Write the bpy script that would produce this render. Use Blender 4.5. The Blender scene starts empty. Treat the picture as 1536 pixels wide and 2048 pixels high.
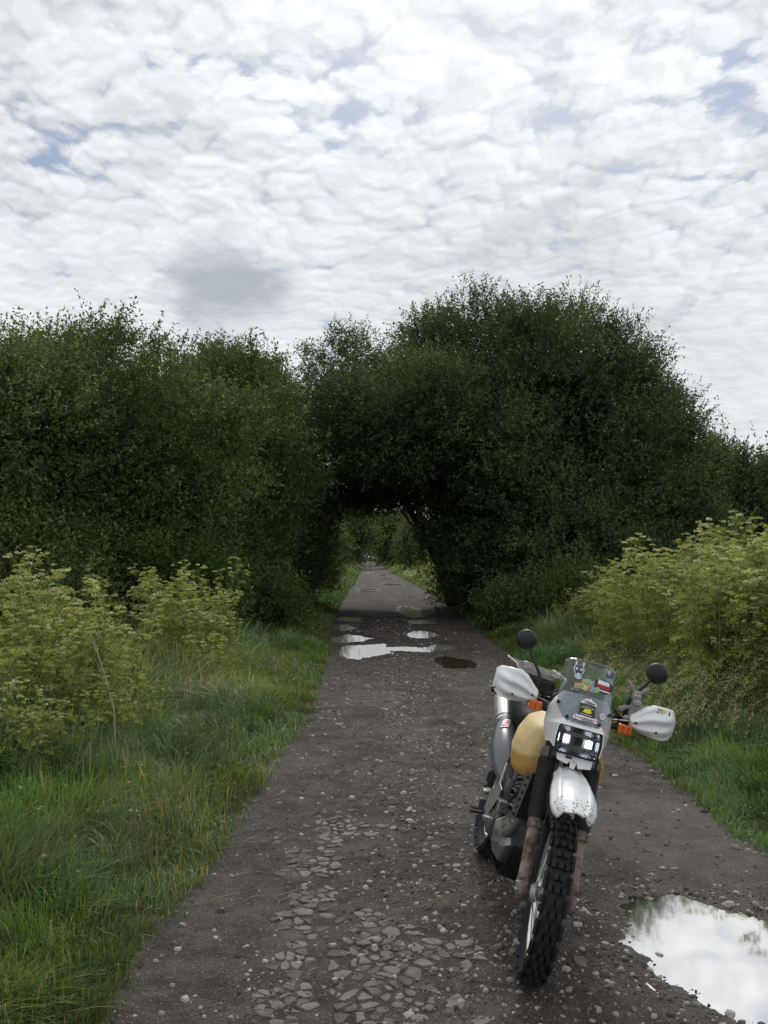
import bpy, bmesh, math, random
import numpy as np
from mathutils import Matrix, Vector

sc = bpy.context.scene
col = sc.collection
R = math.radians
PI = math.pi

# ------------------------------------------------------------------ camera
F_PX, CAM_H = 1700.0, 1.75                       # focal length in pixels of the 1536x2048 frame, eye height
PITCH = math.atan((1115 - 1024) / F_PX)
YAW = math.atan(28 / F_PX)
cam = bpy.data.cameras.new('camera')
cam.sensor_fit = 'VERTICAL'
cam.sensor_height = 36.0
cam.lens = F_PX / 2048 * 36.0
cam.clip_start = 0.05
cam.clip_end = 5000
cam_ob = bpy.data.objects.new('camera', cam)
col.objects.link(cam_ob)
cam_ob.location = (0, 0, CAM_H)
cam_ob.rotation_euler = (PI / 2 + PITCH, 0, -YAW)
sc.camera = cam_ob

# ------------------------------------------------------------------ node helper
class NT:
    """small helper to write node trees as expressions"""
    def __init__(s, nt):
        s.nt = nt
    def n(s, typ, ins=None, **kw):
        nd = s.nt.nodes.new(typ)
        for k, v in kw.items():
            setattr(nd, k, v)
        for k, v in (ins or {}).items():
            s.put(nd.inputs[k], v)
        return nd
    def put(s, sock, v):
        if isinstance(v, bpy.types.NodeSocket):
            s.nt.links.new(v, sock)
        elif isinstance(v, bpy.types.Node):
            s.nt.links.new(v.outputs[0], sock)
        else:
            if sock.type == 'RGBA' and len(v) == 3:
                v = (*v, 1)
            sock.default_value = v
    def m(s, op, a, b=None, c=None, clamp=False):
        nd = s.nt.nodes.new('ShaderNodeMath')
        nd.operation = op
        nd.use_clamp = clamp
        s.put(nd.inputs[0], a)
        if b is not None: s.put(nd.inputs[1], b)
        if c is not None: s.put(nd.inputs[2], c)
        return nd.outputs[0]
    def vm(s, op, a, b=None, out=0):
        nd = s.nt.nodes.new('ShaderNodeVectorMath')
        nd.operation = op
        s.put(nd.inputs[0], a)
        if b is not None:
            s.put(nd.inputs['Scale' if op == 'SCALE' else 1], b)
        return nd.outputs[out]
    def mix(s, f, a, b, mode='MIX'):
        nd = s.nt.nodes.new('ShaderNodeMix')
        nd.data_type = 'RGBA'
        nd.blend_type = mode
        s.put(nd.inputs[0], f); s.put(nd.inputs[6], a); s.put(nd.inputs[7], b)
        return nd.outputs[2]
    def ss(s, x, lo, hi):
        nd = s.nt.nodes.new('ShaderNodeMapRange')
        nd.interpolation_type = 'SMOOTHSTEP'
        s.put(nd.inputs[0], x)
        nd.inputs[1].default_value = lo; nd.inputs[2].default_value = hi
        nd.inputs[3].default_value = 0.; nd.inputs[4].default_value = 1.
        return nd.outputs[0]
    def noise(s, vec, scale, detail=3, rough=.5, out=0, dist=0.):
        nd = s.n('ShaderNodeTexNoise', {'Vector': vec, 'Scale': scale, 'Detail': detail, 'Roughness': rough, 'Distortion': dist})
        return nd.outputs[out]
    def vor(s, vec, scale, feature='F1', out=0, smooth=None, rnd=1.):
        nd = s.n('ShaderNodeTexVoronoi', feature=feature)
        s.put(nd.inputs['Vector'], vec); nd.inputs['Scale'].default_value = scale
        nd.inputs['Randomness'].default_value = rnd
        if smooth is not None: nd.inputs['Smoothness'].default_value = smooth
        return nd.outputs[out]

# ------------------------------------------------------------------ sky: physical sky behind a broken layer of altocumulus
SUN_EL, SUN_AZ = R(42), R(9)                     # azimuth measured from the road direction (+Y) towards +X
SUN_DIR = Vector((math.sin(SUN_AZ) * math.cos(SUN_EL), math.cos(SUN_AZ) * math.cos(SUN_EL), math.sin(SUN_EL)))
world = bpy.data.worlds.new('World')
sc.world = world
world.use_nodes = True
wt = world.node_tree
wt.nodes.clear()
W = NT(wt)

def cloud_group():
    g = bpy.data.node_groups.new('cloud_height', 'ShaderNodeTree')
    g.interface.new_socket('P', in_out='INPUT', socket_type='NodeSocketVector')
    g.interface.new_socket('H', in_out='OUTPUT', socket_type='NodeSocketFloat')
    G = NT(g)
    gi = g.nodes.new('NodeGroupInput'); go = g.nodes.new('NodeGroupOutput')
    P = gi.outputs[0]
    def n2(v, sc_, det, ro, o=0):
        nd = G.n('ShaderNodeTexNoise', {'Vector': v, 'Scale': sc_, 'Detail': det, 'Roughness': ro}, noise_dimensions='2D'); return nd.outputs[o]
    def v2(v, sc_, sm):
        nd = G.n('ShaderNodeTexVoronoi', {'Vector': v, 'Scale': sc_ * 1.35, 'Smoothness': sm}, voronoi_dimensions='2D', feature='SMOOTH_F1'); return nd.outputs[0]
    d = G.vm('SCALE', G.vm('SUBTRACT', n2(P, 2.4, 2, .5, 1), (.5, .5, .5)), .16)
    d2 = G.vm('SCALE', G.vm('SUBTRACT', n2(P, 14., 4, .62, 1), (.5, .5, .5)), .075)
    Q = G.vm('ADD', G.vm('ADD', P, d), d2)
    def puff(sc_, sm):                                         # rounded heads with narrow seams
        v = v2(Q, sc_, sm)
        return G.m('SUBTRACT', .55, G.m('MULTIPLY', v, G.m('ADD', v, .45)))
    h = G.m('MULTIPLY', puff(5.0, .12), .40)
    h = G.m('ADD', h, G.m('MULTIPLY', puff(10.5, .12), .34))
    h = G.m('ADD', h, G.m('MULTIPLY', puff(23., .15), .16))
    h = G.m('ADD', h, G.m('MULTIPLY', G.m('SUBTRACT', n2(Q, 30.0, 4, .65), .5), .22))
    h = G.m('SUBTRACT', h, .12)
    g.links.new(h, go.inputs[0])
    return g

def build_world():
    gen = wt.nodes.new('ShaderNodeTexCoord').outputs['Generated']
    D = W.vm('NORMALIZE', gen)
    sx = wt.nodes.new('ShaderNodeSeparateXYZ'); wt.links.new(D, sx.inputs[0])
    x, y, z = sx.outputs
    zc = W.m('ADD', W.m('MAXIMUM', z, 0.), .13)
    cx = wt.nodes.new('ShaderNodeCombineXYZ')
    wt.links.new(W.m('DIVIDE', x, zc), cx.inputs[0]); wt.links.new(W.m('DIVIDE', y, zc), cx.inputs[1])
    P = cx.outputs[0]
    g = cloud_group()
    def H(v):
        nd = wt.nodes.new('ShaderNodeGroup'); nd.node_tree = g
        wt.links.new(v, nd.inputs[0]); return nd.outputs[0]
    def n2(v, sc_, det, ro, o=0):
        nd = W.n('ShaderNodeTexNoise', {'Vector': v, 'Scale': sc_, 'Detail': det, 'Roughness': ro}, noise_dimensions='2D'); return nd.outputs[o]
    h0 = H(P)
    h1 = H(W.vm('ADD', P, (.006, -.022, 0)))                    # the side of each lump turned to the sun is brighter
    big = n2(P, .8, 4, .6)
    big2 = n2(W.vm('ADD', P, (3.7, 1.2, 0)), 1.7, 3, .55)
    thick = W.m('ADD', W.m('MULTIPLY', h0, 1.5), W.m('ADD', W.m('MULTIPLY', big, .75), W.m('MULTIPLY', big2, .45)))
    az = W.m('ARCTAN2', x, y); el = W.m('ARCSINE', z)
    wob = W.m('MULTIPLY', W.m('SUBTRACT', n2(P, 3.0, 4, .62), .5), .14)
    az2 = W.m('ADD', az, wob); el2 = W.m('ADD', el, W.m('MULTIPLY', wob, .5))
    def blob(a0, e0, a1, e1, rad):
        """soft capsule between two directions (radians)"""
        ax_, ex_ = a1 - a0, e1 - e0
        L2 = ax_ * ax_ + ex_ * ex_ + 1e-9
        da = W.m('SUBTRACT', az2, a0); de = W.m('SUBTRACT', el2, e0)
        t = W.m('DIVIDE', W.m('ADD', W.m('MULTIPLY', da, ax_), W.m('MULTIPLY', de, ex_)), L2, clamp=True)
        qa = W.m('SUBTRACT', da, W.m('MULTIPLY', t, ax_)); qe = W.m('SUBTRACT', de, W.m('MULTIPLY', t, ex_))
        r2 = W.m('ADD', W.m('MULTIPLY', qa, qa), W.m('MULTIPLY', qe, qe))
        return W.m('POWER', 2.718, W.m('DIVIDE', r2, -rad * rad))
    def px(u, v):
        f = Vector((math.sin(YAW) * math.cos(PITCH), math.cos(YAW) * math.cos(PITCH), math.sin(PITCH)))
        r = Vector((math.cos(YAW), -math.sin(YAW), 0)); up = r.cross(f)
        d = (f + r * ((u - 768) / F_PX) - up * ((v - 1024) / F_PX)).normalized()
        return math.atan2(d.x, d.y), math.asin(d.z)
    lanes = None
    for (u0, v0, u1, v1, rad, k) in ((235, 85, 400, 150, .022, .8), (500, 185, 720, 250, .030, 1.0), (640, 130, 760, 185, .03, .7),
                                     (110, 315, 220, 330, .018, .8), (1320, 110, 1500, 190, .034, .85), (1370, 385, 1450, 365, .018, .7),
                                     (1750, 250, 1950, 330, .03, .9), (-450, 180, -250, 240, .03, .9)):
        b = W.m('MULTIPLY', blob(*px(u0, v0), *px(u1, v1), rad), k)
        lanes = b if lanes is None else W.m('ADD', lanes, b)
    fade = W.ss(el, .08, .50)                                   # lumps flatten into a sheet towards the horizon
    gap = W.m('SUBTRACT', thick, W.m('MULTIPLY', lanes, .50))
    alpha = W.ss(W.m('ADD', gap, W.m('MULTIPLY', W.m('SUBTRACT', 1., fade), .30)), -.24, .34)
    rel = W.m('SUBTRACT', h0, h1)
    amp = W.m('ADD', .26, W.m('MULTIPLY', fade, .80))
    lit = W.m('ADD', .665, W.m('MULTIPLY', rel, W.m('MULTIPLY', amp, .22)))
    lit = W.m('ADD', lit, W.m('MULTIPLY', W.m('SUBTRACT', h0, .06), W.m('MULTIPLY', amp, .26)))
    lit = W.m('ADD', lit, W.m('MULTIPLY', W.m('SUBTRACT', big2, .5), .22))
    lit = W.m('ADD', lit, W.m('MULTIPLY', W.m('SUBTRACT', big, .5), .20))
    sd = W.vm('DOT_PRODUCT', D, tuple(SUN_DIR), out=1)          # the sun behind the layer makes a bright place
    lit = W.m('ADD', lit, W.m('MULTIPLY', W.m('POWER', W.m('MAXIMUM', sd, 0.), 30.0), .20))
    # small low grey clouds under the layer and a faint streak
    lo = blob(*px(410, 585), *px(465, 570), .056)
    lo = W.ss(W.m('ADD', lo, W.m('MULTIPLY', W.m('MULTIPLY', W.m('SUBTRACT', n2(P, 2.6, 5, .65), .5), 1.6), lo)), .04, 1.12)
    lo2 = W.m('MULTIPLY', W.ss(blob(*px(1270, 665), *px(1345, 630), .014), .15, 1.0), .28)
    st = W.m('MULTIPLY', blob(*px(960, 500), *px(1220, 350), .012), .25)
    lo = W.m('MINIMUM', W.m('ADD', W.m('ADD', W.m('MULTIPLY', lo, .9), lo2), st), 1.)
    lit = W.m('MAXIMUM', W.m('MINIMUM', lit, 1.6), .40)
    white = W.n('ShaderNodeCombineXYZ', {0: W.m('MULTIPLY', lit, .93), 1: W.m('MULTIPLY', lit, .96), 2: W.m('MULTIPLY', lit, 1.0)})
    cloud = W.mix(lo, white.outputs[0], (.325, .352, .388))
    sky = W.n('ShaderNodeTexSky', sky_type='NISHITA', sun_disc=False)
    sky.sun_elevation = SUN_EL; sky.sun_rotation = SUN_AZ
    blue = W.mix(1.0, sky.outputs[0], (.085, .085, .085), 'MULTIPLY')
    blue = W.mix(.65, blue, (.235, .300, .415))
    alpha = W.m('MAXIMUM', alpha, lo)
    final = W.mix(alpha, blue, cloud)
    bg = wt.nodes.new('ShaderNodeBackground')
    wt.links.new(final, bg.inputs[0]); bg.inputs[1].default_value = 1.0
    out = wt.nodes.new('ShaderNodeOutputWorld')
    wt.links.new(bg.outputs[0], out.inputs[0])
    world.cycles.sampling_method = 'MANUAL'
    world.cycles.sample_map_resolution = 512
build_world()

# ------------------------------------------------------------------ sun behind thin cloud
sun = bpy.data.lights.new('sun', 'SUN')
sun.energy = 1.5
sun.angle = R(14)
sun.color = (1.0, .965, .90)
sun_ob = bpy.data.objects.new('sun', sun)
col.objects.link(sun_ob)
sun_ob.rotation_euler = (-SUN_DIR).to_track_quat('-Z', 'Y').to_euler()
sun_ob.location = (0, 0, 30)

sc.view_settings.view_transform = 'Standard'
sc.view_settings.look = 'None'
sc.view_settings.exposure = 0.38
sc.view_settings.gamma = 1.0
sc.view_settings.use_curve_mapping = False
sc.cycles.max_bounces = 6
sc.cycles.diffuse_bounces = 3
sc.cycles.glossy_bounces = 3
sc.cycles.transmission_bounces = 4
sc.cycles.transparent_max_bounces = 8
sc.cycles.caustics_reflective = False
sc.cycles.caustics_refractive = False

# ------------------------------------------------------------------ mesh helpers
rng = np.random.default_rng(7)
random.seed(7)

def link(o, parent=None):
    col.objects.link(o)
    if parent is not None: o.parent = parent
    return o

def tag(o, label=None, cat=None, group=None, kind=None):
    if label: o['label'] = label
    if cat: o['category'] = cat
    if group: o['group'] = group
    if kind: o['kind'] = kind
    return o

def empty(name, loc=(0, 0, 0), rz=0.):
    o = bpy.data.objects.new(name, None)
    o.empty_display_size = .1
    o.location = loc; o.rotation_euler = (0, 0, rz)
    col.objects.link(o)
    return o

def np_mesh(name, V, quads=None, tris=None, mat=None, colr=None, smooth=False):
    """mesh from big numpy arrays; colr: per-vertex rgb stored in the attribute 'tint'"""
    me = bpy.data.meshes.new(name)
    V = np.asarray(V, np.float32)
    nq = 0 if quads is None else len(quads); nt_ = 0 if tris is None else len(tris)
    me.vertices.add(len(V)); me.vertices.foreach_set('co', V.ravel())
    idx = []
    if nq: idx.append(np.asarray(quads, np.int32).ravel())
    if nt_: idx.append(np.asarray(tris, np.int32).ravel())
    idx = np.concatenate(idx)
    me.loops.add(len(idx)); me.loops.foreach_set('vertex_index', idx)
    tot = np.concatenate([np.full(nq, 4, np.int32), np.full(nt_, 3, np.int32)])
    start = np.concatenate([[0], np.cumsum(tot)[:-1]]).astype(np.int32)
    me.polygons.add(nq + nt_)
    me.polygons.foreach_set('loop_start', start)
    me.polygons.foreach_set('loop_total', tot)
    if smooth: me.polygons.foreach_set('use_smooth', np.ones(nq + nt_, bool))
    if colr is not None:
        a = me.attributes.new('tint', 'FLOAT_COLOR', 'POINT')
        c4 = np.ones((len(V), 4), np.float32); c4[:, :3] = colr
        a.data.foreach_set('color', c4.ravel())
    if mat: me.materials.append(mat)
    me.update(calc_edges=True)
    return me

def np_obj(name, *a, parent=None, **k):
    return link(bpy.data.objects.new(name, np_mesh(name, *a, **k)), parent)

class MB:
    """collects simple shapes into one mesh"""
    def __init__(s): s.v = []; s.f = []
    def add(s, V, Fc):
        o = len(s.v); s.v += [tuple(p) for p in V]; s.f += [tuple(i + o for i in q) for q in Fc]; return s
    def box(s, c, size, rot=None):
        x, y, z = (k / 2 for k in size)
        V = [Vector((i * x, j * y, k * z)) for i in (-1, 1) for j in (-1, 1) for k in (-1, 1)]
        if rot is not None: V = [rot @ v for v in V]
        V = [v + Vector(c) for v in V]
        return s.add(V, [(0, 1, 3, 2), (4, 6, 7, 5), (0, 4, 5, 1), (2, 3, 7, 6), (0, 2, 6, 4), (1, 5, 7, 3)])
    def tube(s, pts, rad, seg=10, cap=True, flat=1.0, ref=None):
        pts = [Vector(p) for p in pts]; n = len(pts)
        if not hasattr(rad, '__len__'): rad = [rad] * n
        T = [(pts[min(i + 1, n - 1)] - pts[max(i - 1, 0)]).normalized() for i in range(n)]
        up = Vector(ref) if ref is not None else (Vector((0, 0, 1)) if abs(T[0].z) < .9 else Vector((1, 0, 0)))
        a = T[0].cross(up).normalized()
        V = []
        for i in range(n):
            a = (a - T[i] * a.dot(T[i])).normalized(); b = T[i].cross(a)
            for k in range(seg):
                t = 2 * PI * k / seg
                V.append(pts[i] + a * (math.cos(t) * rad[i]) + b * (math.sin(t) * rad[i] * flat))
        Fc = [(i * seg + k, i * seg + (k + 1) % seg, (i + 1) * seg + (k + 1) % seg, (i + 1) * seg + k) for i in range(n - 1) for k in range(seg)]
        if cap: Fc += [tuple(range(seg))[::-1], tuple(range((n - 1) * seg, n * seg))]
        return s.add(V, Fc)
    def grid(s, fn, nu, nv):
        V = [fn(i / nu, j / nv) for i in range(nu + 1) for j in range(nv + 1)]
        Fc = [(i * (nv + 1) + j, (i + 1) * (nv + 1) + j, (i + 1) * (nv + 1) + j + 1, i * (nv + 1) + j + 1) for i in range(nu) for j in range(nv)]
        return s.add(V, Fc)
    def poly(s, pts): return s.add(pts, [tuple(range(len(pts)))])
    def prism(s, pts, d):
        n = len(pts); d = Vector(d)
        V = [Vector(p) for p in pts] + [Vector(p) + d for p in pts]
        return s.add(V, [tuple(range(n))[::-1], tuple(range(n, 2 * n))] + [(i, (i + 1) % n, (i + 1) % n + n, i + n) for i in range(n)])
    def ring(s, prof, axis_y=True, c=(0, 0, 0), seg=48, a0=0., a1=2 * PI):
        """revolve (radius, lateral) profile round the lateral y axis"""
        n = len(prof); closed = abs(a1 - a0 - 2 * PI) < 1e-6; m = seg if closed else seg + 1; V = []
        for i in range(m):
            t = a0 + (a1 - a0) * i / seg
            V += [(c[0] + r_ * math.cos(t), c[1] + l_, c[2] + r_ * math.sin(t)) for r_, l_ in prof]
        Fc = [(i * n + j, i * n + (j + 1) % n, ((i + 1) % m) * n + (j + 1) % n, ((i + 1) % m) * n + j) for i in range(seg) for j in range(n)]
        return s.add(V, Fc)
    def ball(s, c, r, nu=10, nv=7, rot=None):
        if not hasattr(r, '__len__'): r = (r, r, r)
        V = []
        for j in range(nv + 1):
            p = PI * j / nv
            for i in range(nu):
                t = 2 * PI * i / nu
                v = Vector((r[0] * math.sin(p) * math.cos(t), r[1] * math.sin(p) * math.sin(t), r[2] * math.cos(p)))
                if rot is not None: v = rot @ v
                V.append(v + Vector(c))
        Fc = [(j * nu + i, (j + 1) * nu + i, (j + 1) * nu + (i + 1) % nu, j * nu + (i + 1) % nu) for j in range(nv) for i in range(nu)]
        return s.add(V, Fc)
    def xf(s, fn): s.v = [tuple(fn(Vector(p))) for p in s.v]; return s
    def mesh(s, name, mat=None, smooth=False):
        me = bpy.data.meshes.new(name)
        me.from_pydata([tuple(p) for p in s.v], [], s.f)
        bm = bmesh.new(); bm.from_mesh(me)
        bmesh.ops.remove_doubles(bm, verts=bm.verts, dist=1e-5)
        bmesh.ops.recalc_face_normals(bm, faces=bm.faces)
        bm.to_mesh(me); bm.free()
        if smooth:
            for p in me.polygons: p.use_smooth = True
        if mat: me.materials.append(mat)
        return me
    def build(s, name, mat, parent=None, smooth=False, bevel=0., solid=0., auto=None):
        o = link(bpy.data.objects.new(name, s.mesh(name, mat, smooth)), parent)
        if solid:
            md = o.modifiers.new('solid', 'SOLIDIFY'); md.thickness = solid; md.offset = 0
        if bevel:
            md = o.modifiers.new('bevel', 'BEVEL'); md.width = bevel; md.segments = 2; md.limit_method = 'ANGLE'; md.angle_limit = R(35)
        return o

# value noise on numpy arrays
def _hash(ix, iy, seed):
    h = (ix.astype(np.int64) * 374761393 + iy.astype(np.int64) * 668265263 + seed * 982451653) & 0x7fffffff
    h = ((h ^ (h >> 13)) * 1274126177) & 0x7fffffff
    return ((h ^ (h >> 16)) & 0xffff) / 65535.0
def vnoise(x, y, seed=0):
    x = np.asarray(x, float); y = np.asarray(y, float)
    ix = np.floor(x); iy = np.floor(y); fx = x - ix; fy = y - iy
    fx = fx * fx * (3 - 2 * fx); fy = fy * fy * (3 - 2 * fy)
    a = _hash(ix, iy, seed); b = _hash(ix + 1, iy, seed); c = _hash(ix, iy + 1, seed); d = _hash(ix + 1, iy + 1, seed)
    return (a + (b - a) * fx) * (1 - fy) + (c + (d - c) * fx) * fy
def fbm(x, y, seed=0, o=4):
    s = 0.; a = .5
    for i in range(o):
        s = s + a * (vnoise(x * 2 ** i, y * 2 ** i, seed + i) - .5); a *= .5
    return s
def sstep(x, lo, hi):
    t = np.clip((x - lo) / (hi - lo), 0, 1); return t * t * (3 - 2 * t)

# ------------------------------------------------------------------ materials
def mat(name):
    m = bpy.data.materials.new(name); m.use_nodes = True
    m.node_tree.nodes.clear(); return m, NT(m.node_tree)
def out(G, sh, disp=None):
    o = G.n('ShaderNodeOutputMaterial'); G.nt.links.new(sh if isinstance(sh, bpy.types.NodeSocket) else sh.outputs[0], o.inputs[0])
def bump(G, h, strength=.5, dist=.01, normal=None):
    nd = G.n('ShaderNodeBump', {'Height': h, 'Strength': strength, 'Distance': dist})
    return nd.outputs[0]
def obj_co(G): return G.n('ShaderNodeTexCoord').outputs['Object']
def world_co(G): return G.n('ShaderNodeNewGeometry').outputs['Position']

def simple(name, c, rough=.5, metal=0., var=.12, scale=30., spec=.5, dirt=0., dirt_c=(.13, .10, .075), bmp=0., coat=0.):
    """painted / cast / plastic surface with grain, uneven gloss and optional road dirt"""
    m, G = mat(name); co = obj_co(G)
    n1 = G.noise(co, scale, 5, .6)
    cc = G.mix(G.m('MULTIPLY', n1, 1.0), tuple(k * (1 - var) for k in c), tuple(min(1, k * (1 + var)) for k in c))
    ro = G.m('ADD', rough - .08, G.m('MULTIPLY', n1, .16))
    if dirt:
        d = G.ss(G.noise(co, 17., 6, .68), .62 - dirt * .35, .86 - dirt * .28)
        cc = G.mix(G.m('MULTIPLY', d, min(1, .35 + dirt)), cc, dirt_c)
        ro = G.m('ADD', ro, G.m('MULTIPLY', d, .3))
    p = G.n('ShaderNodeBsdfPrincipled', {'Base Color': cc, 'Roughness': ro, 'Metallic': metal, 'Specular IOR Level': spec, 'Coat Weight': coat})
    if bmp: G.put(p.inputs['Normal'], bump(G, G.noise(co, scale * 6, 4, .6), bmp, .002))
    out(G, p); return m

def leaf_mat(name, gain=1.0, trans=.35, rough=.45, spec=.35):
    m, G = mat(name)
    t = G.n('ShaderNodeAttribute', attribute_name='tint').outputs['Color']
    t = G.mix(1.0, t, (gain, gain, gain), 'MULTIPLY')
    p = G.n('ShaderNodeBsdfPrincipled', {'Base Color': t, 'Roughness': rough, 'Specular IOR Level': spec})
    tr = G.n('ShaderNodeBsdfTranslucent', {'Color': G.mix(1.0, t, (1.15, 1.2, .6), 'MULTIPLY')})
    mx = G.n('ShaderNodeMixShader', {0: trans, 1: p.outputs[0], 2: tr.outputs[0]})
    out(G, mx); return m

MAT = {}
MAT['leaf'] = leaf_mat('tree_leaf', 1.0, .30, .6, .16)
MAT['grass'] = leaf_mat('grass_blade', 1.0, .35, .42, .35)
MAT['herb'] = leaf_mat('herb_leaf', 1.0, .35, .6, .2)
MAT['bark'] = simple('bark', (.06, .048, .036), .9, 0, .4, 14., .2, bmp=.8)
MAT['stem'] = simple('herb_stem', (.16, .18, .07), .7, 0, .3, 20., .2)
MAT['dry_stem'] = simple('dry_stem', (.34, .28, .19), .8, 0, .25, 25., .2)

def road_mat():
    m, G = mat('worn_road'); co = world_co(G)
    big = G.noise(co, .9, 5, .6)
    mid = G.noise(co, 6., 6, .62)
    fine = G.noise(co, 55., 5, .65)
    grit = G.vor(co, 95., 'F1', out=0)
    gritc = G.vor(co, 95., 'F1', out=1)
    c = G.mix(G.ss(mid, .36, .66), (.058, .047, .041), (.110, .093, .082))
    c = G.mix(G.m('MULTIPLY', G.ss(big, .45, .72), .55), c, (.150, .134, .122))
    patch = G.noise(G.vm('MULTIPLY', co, (1., .45, 1.)), 1.1, 6, .66)
    c = G.mix(G.m('MULTIPLY', G.ss(patch, .50, .60), .45), c, (.042, .035, .031))
    # single pale grains and dark grains
    sep = G.n('ShaderNodeSeparateColor', {0: gritc})
    pale = G.m('MULTIPLY', G.m('GREATER_THAN', sep.outputs[0], .86), G.m('LESS_THAN', grit, .42))
    c = G.mix(G.m('MULTIPLY', pale, .55), c, (.30, .27, .24))
    dark = G.m('MULTIPLY', G.m('LESS_THAN', sep.outputs[1], .2), G.m('LESS_THAN', grit, .5))
    c = G.mix(G.m('MULTIPLY', dark, .5), c, (.018, .016, .015))
    c = G.mix(G.m('MULTIPLY', fine, .5), c, G.mix(1., c, (.72, .70, .69), 'MULTIPLY'))
    # damp hollows: darker and shinier
    w = G.ss(G.noise(co, 1.7, 4, .55), .50, .66)
    at = G.n('ShaderNodeAttribute', attribute_name='tint'); wet = G.n('ShaderNodeSeparateColor', {0: at.outputs['Color']}).outputs[0]
    wet = G.m('MAXIMUM', G.m('MULTIPLY', w, .35), wet)
    c = G.mix(wet, c, G.mix(1., c, (.55, .52, .5), 'MULTIPLY'))
    ro = G.m('SUBTRACT', .90, G.m('MULTIPLY', wet, .30))
    h = G.m('ADD', G.m('MULTIPLY', G.m('SUBTRACT', .5, grit), .5), G.m('ADD', G.m('MULTIPLY', fine, .7), G.m('MULTIPLY', mid, .8)))
    p = G.n('ShaderNodeBsdfPrincipled', {'Base Color': c, 'Roughness': ro, 'Specular IOR Level': G.m('ADD', .16, G.m('MULTIPLY', wet, .3)), 'Normal': bump(G, h, 1.0, .018)})
    out(G, p); return m
MAT['road'] = road_mat()

def soil_mat():
    m, G = mat('verge_soil'); co = world_co(G)
    n = G.noise(co, 3., 6, .6); n2 = G.noise(co, 22., 5, .6)
    c = G.mix(G.ss(n, .35, .65), (.030, .036, .014), (.050, .062, .022))
    c = G.mix(G.m('MULTIPLY', n2, .4), c, (.05, .042, .03))
    p = G.n('ShaderNodeBsdfPrincipled', {'Base Color': c, 'Roughness': .95, 'Specular IOR Level': .1, 'Normal': bump(G, n2, .8, .03)})
    out(G, p); return m
MAT['soil'] = soil_mat()

def stone_mat(name, c0, c1):
    m, G = mat(name); co = world_co(G)
    oi = G.n('ShaderNodeObjectInfo').outputs['Random']
    n = G.noise(co, 45., 6, .65); n2 = G.noise(co, 9., 3, .5)
    c = G.mix(G.ss(G.m('ADD', n2, G.m('MULTIPLY', G.m('SUBTRACT', oi, .5), .5)), .3, .7), c0, c1)
    c = G.mix(G.ss(n, .45, .75), c, G.mix(1., c, (.55, .52, .5), 'MULTIPLY'))
    p = G.n('ShaderNodeBsdfPrincipled', {'Base Color': c, 'Roughness': .82, 'Specular IOR Level': .3, 'Normal': bump(G, n, .8, .006)})
    out(G, p); return m
MAT['stone'] = stone_mat('limestone_chip', (.135, .122, .108), (.29, .265, .235))
MAT['asphalt'] = stone_mat('old_asphalt', (.090, .079, .070), (.175, .155, .138))

def water_mat(name, mud, ior):
    m, G = mat(name); co = world_co(G)
    fr = G.n('ShaderNodeFresnel', {'IOR': ior})
    d = G.n('ShaderNodeBsdfDiffuse', {'Color': G.mix(G.noise(co, 3., 4, .5), tuple(k * .8 for k in mud), mud)})
    nm = bump(G, G.noise(co, 14., 2, .5), .012, .01)
    g = G.n('ShaderNodeBsdfGlossy', {'Color': (.97, .95, .92), 'Roughness': .045, 'Normal': nm})
    out(G, G.n('ShaderNodeMixShader', {0: fr.outputs[0], 1: d.outputs[0], 2: g.outputs[0]})); return m
MAT['water'] = water_mat('puddle_water', (.30, .275, .24), 3.0)
MAT['mud_water'] = water_mat('muddy_puddle_water', (.05, .038, .022), 1.6)

# ------------------------------------------------------------------ picture -> ground
_f = np.array([math.sin(YAW) * math.cos(PITCH), math.cos(YAW) * math.cos(PITCH), math.sin(PITCH)])
_r = np.array([math.cos(YAW), -math.sin(YAW), 0.]); _u = np.cross(_r, _f)
def ground_pt(px, py):
    d = _f + _r * (px - 768) / F_PX - _u * (py - 1024) / F_PX
    return d[0] * (-CAM_H / d[2]), d[1] * (-CAM_H / d[2])

# ------------------------------------------------------------------ lane: edges, hollows, water
LY = [-5, 3.3, 3.9, 4.5, 5.2, 6.3, 7.9, 9.6, 12.8, 16.2, 22, 35, 66, 200, 600]
LX = [-1.05, -1.04, -1.04, -.97, -.92, -.88, -.80, -.68, -.73, -.84, -1.08, -1.12, -1.08, -1.2, -1.2]
RY = [-5, 4.9, 5.5, 6.6, 8, 15.8, 19.3, 23.9, 35, 54, 85, 200, 600]
RX = [2.45, 2.40, 2.36, 2.38, 2.38, 2.58, 2.60, 2.75, 2.95, 2.9, 2.6, 2.4, 2.4]
def edge_l(y): return np.interp(y, LY, LX) + .10 * fbm(np.asarray(y) * 1.3, 0 * np.asarray(y) + 3.3, 11, 3)
def edge_r(y): return np.interp(y, RY, RX) + .16 * fbm(np.asarray(y) * 1.1, 0 * np.asarray(y) + 8.1, 12, 3)

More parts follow.
